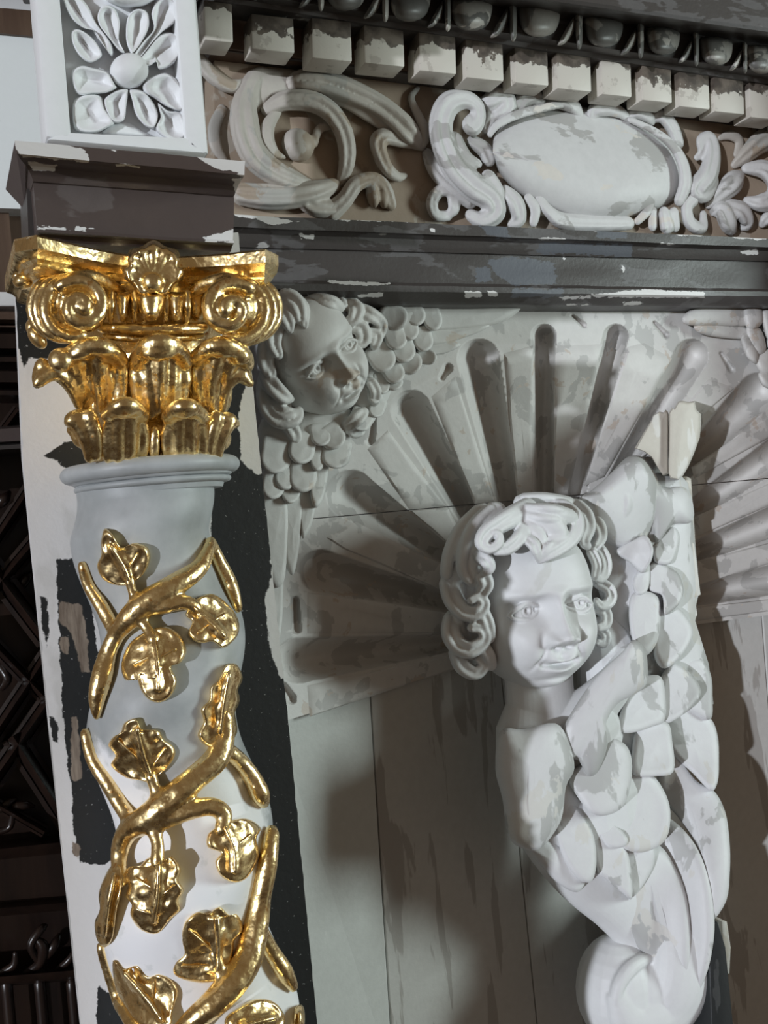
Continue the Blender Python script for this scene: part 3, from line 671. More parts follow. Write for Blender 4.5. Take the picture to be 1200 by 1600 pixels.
# abacus: concave sided slab with canted horns
AX = [(22, 374, 24, 394, 26, 404, 42, 428, .545), (57, 367, 59, 388, 58, 396, 58, 416, .580), (96, 376, 97, 396, 97, 404, 97, 424, .560), (146, 388, 147, 407, 147, 415, 148, 434, .542), (196, 397, 196, 415, 196, 422, 196, 440, .532), (240, 401, 240, 418, 240, 425, 240, 442, .529), (290, 400, 290, 418, 290, 425, 290, 443, .533), (350, 396, 350, 415, 350, 422, 350, 442, .548), (414, 389, 415, 410, 414, 416, 413, 440, .578), (435, 399, 435, 416, 433, 426, 417, 452, .545)]
def abx(col_, j):
    x0, y0, x1, y1, x2, y2, x3, y3, d = col_
    return [(x0, y0, .40), (x0, y0, d-.003), (lerp(x0, x1, .15), lerp(y0, y1, .15), d), (x1, y1, d), (x2, y2, d-.012), (lerp(x2, x3, .4), lerp(y2, y3, .35), d-.026), (lerp(x2, x3, .8), lerp(y2, y3, .7), d-.031), (x3, y3, d-.028), (x3, y3+2, .40)][j]
cs = [AX[0], AX[0]]+[tuple(c) for c in catmull(AX[1:-1], 5)]+[AX[-1], AX[-1]]
def abf(u, v):
    i = int(round(u*(len(cs)-1))); j = int(round(v*8)); x, y, d = abx(cs[i], j)
    if i in (0, len(cs)-1): x, y = abx(cs[i], min(max(j, 1), 7))[:2]; d = .40
    p = P(x, y, d)
    if j in (0, 8): q = P(*abx(cs[i], 1 if j == 0 else 7)); p = Vector((q.x, -.40, q.z))
    if i in (0, len(cs)-1): q = P(*abx(cs[i], min(max(j, 1), 7))); p = Vector((q.x, -.40, q.z))
    return p
b = MB(); b.grid(abf, len(cs), 9); b.build('abacus', M['gold'], cap, angle=28)
# volutes
def spiral(cx, cy, r0, r1, a0, turns, n, hand):
    return [(cx+hand*(lerp(r0, r1, (i/n)**.8))*math.cos(a0+2*math.pi*turns*i/n), cy+(lerp(r0, r1, (i/n)**.8))*math.sin(a0+2*math.pi*turns*i/n)) for i in range(n+1)]
for cx, cy, hand in ((126, 480, 1), (358, 484, -1)):
    b = MB()
    sp = spiral(cx, cy, 44, 7, -2.3, 1.45, 30, hand)
    pts = [(x, y, .560+.012*(i/30), lerp(12.5, 9, i/30)) for i, (x, y) in enumerate(sp)]
    # springing band running to the centre under the abacus
    pre = [(cx+hand*58, cy-28, .525, 8), (cx+hand*28, cy-48, .545, 11), (cx+hand*0, cy-53, .556, 12)]
    b.tube(pre[:0]+pts, 12, 3, flat=1.25)
    b.tube([(cx+hand*66, cy-22, .520, 8), (cx+hand*36, cy-40, .540, 11), (cx+hand*4, cy-47, .556, 12), (cx-hand*28, cy-34, .560, 12)], 10, 4)
    b.blob(cx+hand*1, cy-1, .572, 9, 9, 9)
    b.blob(cx, cy, .525, 42, 42, 26)
    for k, (ox, oy, dd, rr) in enumerate(((-13, 1, .548, 46), (-25, 2, .530, 46), (-35, 0, .510, 44))):   # the scroll's rolled side
        ring = [(cx+hand*(ox)+hand*rr*math.cos(a)*.92, cy+oy+rr*math.sin(a), dd, 10) for a in [1.2+i*(3.9/16) for i in range(17)]]
        b.tube(ring, 8, 2)
    b.tube([(cx-hand*15, cy, .53, 42), (cx-hand*40, cy, .49, 38)], 16, spline=False)
    b.build('volute', M['gold'], cap, remesh=.002, smooth=2)
# small scroll ends seen behind the left volute
b = MB(); b.blob(36, 440, .49, 16, 13, 16); b.blob(30, 432, .47, 12, 11, 14); b.build('side_scroll', M['gold'], cap, remesh=.002, smooth=2)
b = MB(); b.blob(58, 528, .48, 12, 20, 14, -25); b.blob(50, 512, .46, 10, 14, 12); b.build('side_scroll', M['gold'], cap, remesh=.002, smooth=2)
# flower on the abacus
b = MB()
out = [(240+(47+4*math.cos(7*a))*math.sin(a)*.98, 421-(43+3.5*math.cos(7*a))*math.cos(a)) for a in [2*math.pi*i/36 for i in range(36)]]
b.pad(out, .515, .040, [(240, 424), (239, 436)], 8, lambda t: PROF['cup'](t), .03, smooth=1, wob=.004)
for k in range(7):
    a = -1.5+k*.5; b.tube([(239, 440, .545, 6), (239+22*math.sin(a), 436-22*math.cos(a), .548, 5), (240+40*math.sin(a), 428-38*math.cos(a), .548, 8)], 8)
b.blob(238, 442, .552, 17, 16, 15)
b.tube([(238+24*math.cos(a), 444+22*math.sin(a), .545, 5) for a in [math.pi+.1+i*(math.pi-.2)/8 for i in range(9)]], 8)
b.build('flower', M['gold'], cap, remesh=.002, smooth=2)
# egg band
for x, rx, dd in ((192, 13, .535), (236, 22, .545), (276, 14, .537), (308, 15, .515)):
    b = MB(); b.pad([(x-rx, 458), (x, 456), (x+rx, 458), (x+rx*.95, 480), (x+rx*.6, 498), (x, 504), (x-rx*.6, 498), (x-rx*.95, 480)], dd-.012, .020, [(x, 466), (x, 486)], 7, 'dome', .02); b.build('egg', M['gold'], cap)
for x in (173, 210, 259, 292):
    b = MB(); b.tube([(x, 457, .532, 6), (x+1, 478, .536, 6), (x, 502, .528, 4)], 10); b.build('dart', M['gold'], cap)
b = MB(); b.tube([(160, 512, .515, 9), (200, 514, .528, 9), (238, 515, .532, 9), (280, 514, .528, 9), (318, 512, .515, 9)], 10); b.tube([(165, 526, .505, 6), (238, 530, .522, 6), (315, 526, .505, 6)], 8); b.build('bead_ring', M['gold'], cap)
def acanthus(tubes, blobs, pads=(), v=.0022):
    b = MB()
    for t_ in tubes: b.tube(t_, 10, 4)
    for q in blobs: b.blob(*q)
    for p_ in pads: b.pad(*p_)
    return b.build('acanthus_leaf', M['gold'], cap, remesh=v, smooth=3)
# centre leaf
acanthus([[(250, 640, .515, 10), (250, 590, .530, 12), (250, 552, .540, 12)], [(222, 650, .505, 11), (216, 610, .515, 13), (214, 574, .520, 14)], [(278, 650, .505, 11), (284, 610, .515, 13), (286, 574, .520, 14)], [(236, 648, .51, 11), (232, 600, .522, 13), (233, 560, .53, 13)], [(266, 648, .51, 11), (268, 600, .522, 13), (267, 560, .53, 13)],
          [(212, 566, .528, 13), (226, 544, .548, 15), (250, 536, .558, 17), (276, 544, .548, 15), (290, 566, .528, 13)]],
         [(250, 548, .556, 30, 17, 15), (216, 590, .522, 14, 16, 10), (287, 590, .522, 14, 16, 10), (250, 600, .505, 40, 60, 14)])
# upper side leaves
acanthus([[(126, 636, .495, 9), (110, 600, .510, 13), (84, 582, .520, 13), (60, 598, .520, 10)], [(130, 620, .50, 12), (124, 580, .515, 16), (112, 556, .53, 16)], [(160, 640, .50, 10), (158, 600, .515, 15), (152, 562, .53, 16)], [(186, 640, .505, 10), (188, 600, .512, 13), (186, 566, .522, 14)], [(66, 570, .515, 12), (60, 590, .510, 11), (56, 602, .505, 6)],
          [(100, 562, .535, 14), (132, 542, .55, 15), (164, 544, .55, 16), (188, 562, .53, 14)]],
         [(95, 563, .545, 20, 20, 17), (132, 547, .55, 24, 14, 14, -20), (170, 552, .542, 20, 15, 13, 20), (74, 582, .51, 20, 16, 12, -35), (150, 600, .49, 40, 55, 14)])
acanthus([[(346, 640, .495, 9), (352, 604, .510, 12), (372, 586, .518, 12), (390, 598, .515, 8)], [(330, 640, .50, 10), (328, 596, .515, 14), (338, 562, .53, 15)], [(312, 630, .502, 9), (308, 596, .512, 12), (312, 562, .522, 13)], [(352, 600, .51, 10), (356, 572, .525, 14), (368, 556, .535, 15)],
          [(306, 560, .53, 13), (330, 542, .548, 14), (356, 540, .55, 15), (380, 556, .535, 15), (388, 572, .52, 10)]],
         [(350, 546, .548, 26, 14, 14, 10), (376, 556, .54, 17, 16, 14), (382, 588, .512, 13, 14, 10, 30), (330, 600, .49, 34, 55, 14)])
# lower row
def lowleaf(cx, w, top, k=1.0):
    acanthus([[(cx-w*.75, 716, .505, 9), (cx-w*.8, 690, .512, 12), (cx-w*.6, 654, .525, 12)], [(cx-w*.3, 716, .51, 9), (cx-w*.32, 684, .520, 12), (cx-w*.25, 648, .535, 12)], [(cx+w*.2, 716, .51, 9), (cx+w*.22, 684, .52, 12), (cx+w*.2, 648, .535, 12)], [(cx+w*.7, 716, .505, 9), (cx+w*.75, 688, .512, 12), (cx+w*.6, 654, .525, 12)],
              [(cx-w*.8, top+20, .53, 11), (cx-w*.3, top+4, .55, 13), (cx+w*.25, top+4, .55, 13), (cx+w*.8, top+20, .53, 11)]],
             [(cx, top+10, .548, w*.62, 13, 12), (cx-w*.85, 690, .505, 12, 16, 9), (cx+w*.85, 692, .505, 12, 16, 9), (cx, 690, .49, w, 34, 14)])
lowleaf(196, 36, 630); lowleaf(290, 36, 632)
acanthus([[(140, 716, .50, 9), (136, 690, .51, 12), (122, 662, .515, 13), (108, 660, .51, 9)], [(152, 712, .505, 9), (150, 680, .515, 12), (140, 650, .52, 12)]], [(118, 654, .515, 19, 14, 14, -15), (128, 680, .5, 18, 22, 14), (112, 672, .50, 9, 9, 8)])
acanthus([[(338, 716, .50, 9), (344, 690, .51, 11), (356, 664, .515, 12), (368, 662, .51, 8)], [(326, 712, .505, 9), (330, 680, .515, 11), (338, 652, .52, 12)]], [(354, 656, .515, 18, 13, 13, 12), (346, 682, .5, 16, 22, 13)])
acanthus([[(240, 718, .505, 8), (241, 696, .512, 9), (242, 672, .515, 8)]], [(242, 690, .50, 10, 26, 8)])
# =================================================================== carved frieze ornament
def Z3(l): return [(300+x/2.609, y/2.609, d, r/2.609) for x, y, d, r in l]
def Z4(l): return [(660+x/2.222, y/2.222, d, r/2.222) for x, y, d, r in l]
def carve(name, strokes, parent, mat, blobs=(), pads=(), v=.0028, sm=3, flat=.66):
    b = MB()
    for s_ in strokes:
        b.tube([(x, y, d-.003, r*1.22) for x, y, d, r in s_], 14, 5, flat=flat*.8)
        if max(q[3] for q in s_) > 9: b.lock([(x, y, d-.006, r*.92) for x, y, d, r in s_], 10, 5)
    for q in blobs: b.blob(*q)
    for q in pads: b.pad(*q[0], **q[1])
    return b.build(name, M[mat], parent, remesh=v, smooth=sm)
F0 = DF
def dd(l, k=1.0): return [(x, y, F0+d*k, r) for x, y, d, r in l]
acs = thing('acanthus_scroll', P(480, 345, F0), 'large shaded acanthus scroll carved on the frieze beside the rosette panel', 'carving')
carve('outer_band', [Z3(dd([(330, 300, .005, 18), (262, 310, .01, 28), (222, 390, .015, 38), (212, 470, .022, 50), (225, 560, .024, 54), (265, 645, .024, 52), (340, 705, .022, 46), (430, 742, .016, 36), (490, 750, .008, 14)]))], acs, 'frieze',
      pads=[(([(300+x/2.609, y/2.609) for x, y in [(255, 300), (350, 270), (470, 300), (430, 380), (320, 410), (260, 470), (215, 420)]], F0-.004, .018), dict(thick=.01))])
carve('ring', [Z3(dd([(300, 450, .012, 22), (375, 412, .02, 34), (480, 412, .026, 38), (560, 452, .028, 38), (612, 525, .026, 36), (632, 605, .024, 33), (628, 680, .018, 28), (602, 748, .006, 16)]))], acs, 'frieze')
carve('crescent', [Z3(dd([(352, 448, .012, 16), (312, 510, .024, 24), (306, 570, .026, 28), (338, 622, .022, 20), (378, 642, .012, 8)]))], acs, 'frieze')
carve('scroll_eye', [Z3(dd([(500, 590, .012, 14), (508, 548, .016, 16), (530, 520, .016, 16), (585, 510, .012, 14)]))], acs, 'frieze', blobs=[(300+432/2.609, 592/2.609, F0+.006, 27, 26, 20)])
carve('long_leaf', [Z3(dd([(390, 350, .008, 26), (450, 330, .018, 40), (560, 345, .022, 48), (660, 384, .022, 48), (755, 432, .02, 46), (830, 490, .02, 48), (885, 545, .018, 46), (930, 590, .01, 24), (950, 605, .004, 8)])), Z3(dd([(510, 392, .012, 12), (620, 420, .018, 18), (700, 462, .018, 22), (790, 520, .016, 20)]))], acs, 'frieze')
carve('tail', [Z3(dd([(935, 590, .012, 20), (950, 540, .014, 22), (922, 470, .014, 18), (894, 400, .01, 14), (922, 358, .006, 10)]))], acs, 'frieze')
carve('hook', [Z3(dd([(935, 590, .01, 18), (860, 576, .016, 24), (790, 556, .022, 30), (758, 582, .022, 32), (772, 640, .022, 28), (798, 690, .02, 25), (838, 720, .014, 20), (872, 714, .006, 10)]))], acs, 'frieze')
carve('base_leaf', [Z3(dd([(190, 790, .01, 40), (300, 802, .018, 46), (400, 800, .018, 44), (500, 782, .018, 40), (585, 752, .01, 24)])), Z3(dd([(430, 800, .014, 30), (500, 845, .014, 34), (590, 850, .012, 30)]))], acs, 'frieze')
carve('base_lobe', [Z3(dd([(560, 870, .008, 36), (622, 815, .016, 30), (668, 752, .02, 28), (740, 728, .02, 24), (790, 768, .018, 24), (812, 840, .012, 22)]))], acs, 'frieze', blobs=[(300+735/2.609, 790/2.609, F0+.012, 10, 23, 12), (300+775/2.609, 800/2.609, F0+.01, 8, 20, 10)])
carve('side_leaf', [Z3(dd([(20, 225, .005, 24), (80, 305, .01, 30), (160, 352, .014, 26), (240, 330, .008, 14)])), Z3(dd([(125, 440, .005, 18), (90, 520, .01, 22), (98, 600, .01, 22), (135, 655, .005, 14)]))], acs, 'frieze')
# ---- cartouche
car = thing('cartouche', P(870, 352, F0), 'white carved cartouche with blank oval shield and scrolled frame, sunlit on the frieze', 'cartouche')
b = MB()
sh = [(245, 490), (275, 440), (340, 400), (440, 372), (560, 370), (690, 400), (790, 445), (870, 510), (905, 590), (895, 670), (840, 715), (760, 745), (640, 765), (520, 755), (420, 720), (330, 668), (262, 590)]
b.pad([(660+x/2.222, y/2.222) for x, y in sh], F0, .046, [(770, 240), (860, 250), (970, 285)], 14, lambda t: PROF['dome'](t)**1.0, .01, smooth=5)
b.build('shield', M['cartouche'], car)
def part4(name, *st, **k): return carve(name, [Z4(dd(s_)) for s_ in st], car, 'cartouche', **k)
part4('scroll', [(172, 395, .03, 8), (160, 432, .036, 22), (176, 442, .036, 26), (196, 412, .036, 22), (188, 366, .036, 24), (140, 344, .036, 30), (88, 366, .036, 36), (64, 430, .036, 38), (76, 510, .036, 40), (118, 590, .034, 44), (178, 650, .034, 46), (236, 690, .034, 40), (250, 735, .03, 36), (206, 765, .026, 28), (165, 745, .022, 20)],
      [(110, 480, .03, 26), (150, 545, .036, 22), (196, 570, .036, 14)], [(226, 610, .03, 24), (258, 660, .034, 24), (262, 700, .03, 22)])
part4('stalk', [(18, 530, .006, 20), (50, 590, .016, 30), (110, 650, .02, 32), (170, 700, .02, 26)])
part4('curl', [(90, 750, .01, 16), (46, 745, .014, 18), (34, 700, .02, 20), (62, 662, .022, 18), (110, 665, .022, 22), (150, 690, .02, 22)], [(100, 670, .02, 16), (110, 720, .018, 20), (92, 745, .014, 12)])
part4('crest_leaf', [(195, 352, .012, 12), (230, 350, .024, 28), (285, 330, .03, 26), (298, 370, .028, 28), (270, 405, .024, 26)], [(240, 410, .02, 24), (222, 450, .024, 20)])
part4('crest_leaf', [(330, 385, .02, 24), (352, 345, .028, 26), (398, 335, .028, 24), (408, 365, .024, 20)])
part4('crest_leaf', [(430, 350, .02, 18), (480, 350, .03, 26), (525, 368, .03, 24), (552, 405, .022, 12)])
part4('crest_leaf', [(588, 425, .02, 14), (596, 385, .028, 22), (640, 375, .03, 24), (690, 392, .026, 18), (720, 420, .02, 12)])
part4('crest_leaf', [(718, 400, .02, 18), (745, 388, .026, 22), (785, 405, .026, 20), (800, 425, .02, 12)])
part4('crest_leaf', [(800, 410, .02, 16), (832, 402, .026, 22), (866, 440, .024, 24), (890, 500, .022, 20)])
part4('rim', [(232, 470, .03, 10), (262, 432, .038, 13), (330, 398, .040, 14), (430, 372, .040, 13), (500, 362, .036, 10)], [(170, 490, .02, 20), (215, 520, .026, 26), (232, 560, .026, 22)])
part4('rim', [(720, 415, .03, 10), (800, 452, .038, 12), (868, 505, .040, 16), (905, 570, .040, 20), (912, 640, .038, 22), (890, 700, .03, 18)])
part4('side_scroll', [(950, 548, .022, 10), (972, 530, .026, 16), (968, 488, .028, 18), (1000, 482, .03, 22), (1008, 540, .032, 28), (990, 610, .032, 34), (952, 660, .03, 32), (985, 675, .026, 22), (1015, 625, .024, 16)])
part4('foot', [(285, 660, .026, 20), (322, 705, .03, 30), (335, 760, .024, 24), (305, 778, .02, 14)])
part4('foot', [(366, 685, .026, 16), (392, 725, .028, 18), (385, 778, .022, 14)])
part4('foot', [(405, 690, .026, 16), (440, 735, .026, 20), (490, 768, .02, 26), (620, 775, .018, 24), (720, 775, .016, 20)])
part4('foot', [(745, 770, .02, 12), (780, 735, .026, 14), (800, 700, .024, 10)])
part4('foot', [(800, 730, .024, 16), (800, 790, .02, 16)])
part4('foot', [(838, 735, .028, 20), (850, 790, .024, 26)], [(872, 735, .026, 18), (876, 790, .02, 20)])
part4('foot', [(940, 690, .028, 22), (918, 720, .028, 20), (930, 775, .024, 22), (972, 790, .022, 18), (975, 740, .02, 12)])
# ---- right hand scroll
rsc = thing('foliage_scroll', P(1170, 365, F0), 'carved foliage scroll to the right of the cartouche, half in shade', 'carving')
def part5(name, *st, **k): return carve(name, [Z4(dd(s_)) for s_ in st], rsc, 'frieze' if k.pop('fr', 0) else 'cartouche', **k)
part5('bud', [(990, 715, .01, 12), (1035, 675, .02, 26), (1078, 635, .026, 34), (1100, 612, .02, 22)])
part5('leaf', [(1010, 735, .01, 16), (1040, 730, .022, 30), (1062, 775, .02, 32), (1075, 800, .015, 20)], [(1060, 715, .02, 22), (1110, 735, .024, 30), (1130, 775, .02, 22), (1110, 790, .01, 12)])
part5('leaf', [(1125, 695, .012, 14), (1170, 705, .024, 26), (1215, 690, .026, 30), (1230, 640, .024, 34), (1190, 590, .022, 30), (1120, 585, .012, 16)])
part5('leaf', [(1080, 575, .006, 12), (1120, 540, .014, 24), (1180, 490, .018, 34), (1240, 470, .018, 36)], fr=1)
part5('leaf', [(1180, 780, .012, 14), (1200, 760, .02, 22), (1260, 750, .02, 26)])
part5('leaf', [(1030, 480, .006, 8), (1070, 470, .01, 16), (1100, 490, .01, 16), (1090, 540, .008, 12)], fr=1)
# =================================================================== fluted shell over the niche
shl = thing('fluted_shell', P(850, 1010, -.05), 'large scallop shell of radiating flutes painted worn white and grey', 'shell')
TR = [((466, 1032), 36, (700, 1006), 13, .026), ((500, 892), 34, (692, 938), 16, .028), ((548, 772), 38, (706, 872), 13, .030), ((642, 640), 31, (732, 815), 18, .030), ((748, 562), 33, (792, 800), 16, .030),
      ((850, 526), 20, (848, 800), 16, .026), ((962, 526), 20, (893, 800), 16, .026), ((1080, 556), 27, (950, 760), 15, .028), ((1184, 612), 30, (1040, 740), 15, .028), ((1225, 700), 26, (1060, 800), 14, .026), ((1240, 802), 26, (1050, 865), 14, .026), ((1245, 898), 26, (1050, 935), 14, .026)]
NOTCH = [((461, 938), 7, (463, 982), 9, .02), ((443, 1072), 6, (455, 1092), 9, .016), ((584, 655), 5, (579, 688), 8, .016), ((1022, 504), 3, (1040, 523), 6, .014), ((1127, 552), 3, (1143, 577), 6, .014), ((690, 590), 5, (700, 575), 8, .014), ((895, 494), 3, (912, 508), 5, .012)]
YB = [(400, 1136), (450, 1125), (714, 1045), (855, 1012), (1085, 976), (1300, 948)]
NOTCH = [(o, w, i_, wi, dp*.45) for o, w, i_, wi, dp in NOTCH]
TR = [(o, wo, (i_[0]+(HUB[0]-i_[0])*.3, i_[1]+(HUB[1]-i_[1])*.3), wi*.8, dp) for o, wo, i_, wi, dp in TR]
def crack(x): return 810-.0885*(x-493)
def shell_surface(X, Y):
    r = np.hypot(X-HUB[0], Y-HUB[1])/RS
    D = -.10*np.clip(1-r*r, 0, 1)-.004
    G = np.zeros_like(X)
    for (o, wo, i_, wi, dep) in TR+NOTCH:
        dx, dy = i_[0]-o[0], i_[1]-o[1]; L2 = dx*dx+dy*dy
        t = np.clip(((X-o[0])*dx+(Y-o[1])*dy)/L2, 0, 1)
        dist = np.hypot(X-o[0]-t*dx, Y-o[1]-t*dy); w = wo+(wi-wo)*t
        u = np.clip(dist/w, 0, 1)
        G = np.maximum(G, 1.95*dep*(1-u*u)*(.5+.5*w/np.maximum(wo, wi)))
    return D-G
def sdf_shell(x, y): return float(shell_surface(np.array([x], float), np.array([y], float))[0])
def base_shell(x, y):
    r = math.hypot(x-HUB[0], y-HUB[1])/RS; return -.10*max(0, 1-r*r)-.004
def shell_part(ytop, ybot, ny, name):
    nx = 500; xs = np.linspace(424, 1290, nx)
    X = np.tile(xs, (ny, 1)); T = np.linspace(0, 1, ny)[:, None]
    y0 = np.array([ytop(x) for x in xs]); y1 = np.array([ybot(x) for x in xs])
    Y = y0[None, :]*(1-T)+y1[None, :]*T; Dm = shell_surface(X, Y)
    rows = [[P(X[0, i], Y[0, i], Dm[0, i]) for i in range(nx)]]
    b = MB(); vs = []
    def back(v): return Vector((v.x, v.y+.03, v.z))
    first = [P(X[0, i], Y[0, i], Dm[0, i]) for i in range(nx)]
    vs += [back(v) for v in first]
    for j in range(ny): vs += [P(X[j, i], Y[j, i], Dm[j, i]) for i in range(nx)]
    vs += [back(v) for v in vs[-nx:]]
    m = ny+2; fs = [(j*nx+i, j*nx+i+1, (j+1)*nx+i+1, (j+1)*nx+i) for j in range(m-1) for i in range(nx-1)]
    b.add(vs, fs); return b.build(name, M['shell'], shl, angle=55)
def ybase(x):
    for (x0, a), (x1, c) in zip(YB[:-1], YB[1:]):
        if x <= x1: return a+(c-a)*(x-x0)/(x1-x0)
    return YB[-1][1]
shell_part(lambda x: 470, lambda x: crack(x)-.7, 205, 'upper_board')
shell_part(lambda x: crack(x)+.7, ybase, 190, 'lower_board')
RIB = [[(480, 1071), (546, 1057), (702, 1024), (714, 1044), (484, 1120)], [(480, 926), (522, 930), (690, 957), (690, 990), (480, 990)], [(510, 840), (556, 815), (660, 868), (699, 884), (684, 920), (536, 857)],
       [(574, 702), (606, 672), (700, 795), (722, 836), (708, 856), (640, 797)], [(674, 620), (711, 588), (772, 780), (776, 802), (752, 802), (740, 785)], [(787, 552), (833, 540), (832, 800), (810, 800)],
       [(868, 540), (942, 538), (884, 790), (864, 800)], [(981, 542), (1006, 536), (1050, 560), (945, 745), (912, 760)], [(1107, 592), (1148, 606), (1070, 672), (985, 724), (975, 740)], [(1216, 640), (1262, 640), (1210, 680), (1085, 748), (1080, 730)],
       [(1246, 735), (1250, 770), (1090, 838), (1080, 810)], [(1250, 836), (1252, 866), (1080, 918), (1075, 880)], [(1255, 930), (1255, 948), (1090, 970), (1080, 950)]]
def clip(poly, keep_up, off):
    out = []
    f = lambda p: (crack(p[0])-p[1]-off) if keep_up else (p[1]-crack(p[0])-off)
    for i in range(len(poly)):
        a, c = poly[i], poly[(i+1) % len(poly)]; fa, fc = f(a), f(c)
        if fa >= 0: out.append(a)
        if fa*fc < 0: t = fa/(fa-fc); out.append((a[0]+(c[0]-a[0])*t, a[1]+(c[1]-a[1])*t))
    return out
def dense(poly, step=14):
    out = []
    for a, c in zip(poly, poly[1:]+poly[:1]):
        n = max(1, int(math.hypot(c[0]-a[0], c[1]-a[1])/step))
        out += [(a[0]+(c[0]-a[0])*k/n, a[1]+(c[1]-a[1])*k/n) for k in range(n)]
    return out
for poly in RIB:
    for up in (True, False):
        q = clip(poly, up, .8)
        if len(q) < 3: continue
        xs = [p[0] for p in q]; ys = [p[1] for p in q]
        if max(max(xs)-min(xs), max(ys)-min(ys)) < 8: continue
        c0 = np.mean(np.array(q), axis=0)
        far = max(q, key=lambda p: math.hypot(p[0]-HUB[0], p[1]-HUB[1])); near_ = min(q, key=lambda p: math.hypot(p[0]-HUB[0], p[1]-HUB[1]))
        s1 = (lerp(c0[0], near_[0], .6), lerp(c0[1], near_[1], .6)); s0 = (lerp(c0[0], far[0], .5), lerp(c0[1], far[1], .5))
        b = MB(); b.pad(dense(q), base_shell, .0045, [s0, tuple(c0), s1], 4, 'flat', .006, smooth=1)
        b.build('rib', M['shell'], shl, angle=40)
# =================================================================== carved heads
def g2(a, b): return np.exp(-.5*(a*a+b*b))
def sstep(x, a, b): t = np.clip((x-a)/(b-a), 0, 1); return t*t*(3-2*t)
NOSE = [1.0]
def face_height(x, z, smile=1.0, mouth=1.0):
    ax = np.abs(x); H = np.zeros_like(x)
    H += .05*g2(x/.5, (z-.58)/.3)
    H -= .24*g2((ax-.47)/.24, (z-.03)/.16)
    H += .085*g2((ax-.46)/.32, (z-.27)/.065)
    H -= .10*g2((ax-.24)/.085, (z-.07)/.12)
    hz = np.interp(z, [-.58, -.54, -.49, -.43, -.37, -.28, -.13, .05, .25, .4], [0, .08, .22, .32, .33, .26, .19, .13, .06, 0])
    wz = np.interp(z, [-.58, -.42, -.28, .0, .3], [.15, .145, .115, .095, .13])
    H += NOSE[0]*hz*np.exp(-.8*(ax/wz)**2.2)
    H += .15*g2((ax-.20)/.06, (z+.455)/.06)
    H -= .07*g2((ax-.31)/.05, (z+.48)/.10)
    H -= .10*g2((ax-.10)/.05, (z+.585)/.03)
    H += .13*g2((ax-.54)/.26, (z+.52)/.26)
    H += .11*g2(x/.30, (z+.84)/.20)
    tx = np.clip((ax-.26)/.2, 0, 1); H -= .05*np.exp(-.5*((z-(-.58-.30*tx))/.05)**2)*np.exp(-.5*((ax-.34)/.10)**2)
    z0 = -.86+smile*.40*x*x
    bow = .015*np.cos(np.clip(ax/.16, 0, 1)*math.pi)
    H += .075*g2(x/.17, (z-z0-.075+bow)/.038)-.035*g2(x/.045, (z+.72)/.06)
    H -= .24*mouth*g2(x/.165, (z-z0)/.030)
    H += .085*g2(x/.14, (z-z0+.085)/.045)
    H -= .07*g2((ax-.28)/.05, (z-z0-.02)/.07)
    H -= .06*g2(x/.22, (z+1.10)/.04)
    H += .14*g2(x/.22, (z+1.26)/.12)
    return H
def head_local(rx=.98, ry=1.0, rz=1.32, smile=1.0, mouth=1.0):
    bm = bmesh.new(); bmesh.ops.create_icosphere(bm, subdivisions=7, radius=1.0)
    V = np.array([v.co[:] for v in bm.verts]); F = [tuple(v.index for v in f.verts) for f in bm.faces]; bm.free()
    th = np.arccos(np.clip(V[:, 1], -1, 1)); s = np.sqrt(np.maximum(1e-12, 1-V[:, 1]**2)); ca, sa = V[:, 0]/s, V[:, 2]/s
    t2 = th*(.62+.38*th/math.pi); x, y, z = np.sin(t2)*ca, np.cos(t2), np.sin(t2)*sa
    p = 2.45; r = (np.abs(x/rx)**p+np.abs(y/ry)**p+np.abs(z/rz)**p)**(-1/p)
    x, y, z = x*r, y*r, z*r
    # chubby jaw: narrower at the chin, fuller at the cheeks
    x = x*(1-.11*sstep(-z, .75, 1.35))*(1+.02*np.exp(-.5*((z+.55)/.3)**2))
    y = y+face_height(x, z, smile, mouth)*sstep(y, .05, .45)
    return np.stack([x, y, z], 1), F
def surf_y(x, z, ry=1.0, rx=.98, rz=1.32):
    p = 2.45; b = max(0, 1-abs(x/rx)**p-abs(z/rz)**p)**(1/p)*ry
    return b+float(face_height(np.array([float(x)]), np.array([float(z)]))[0])
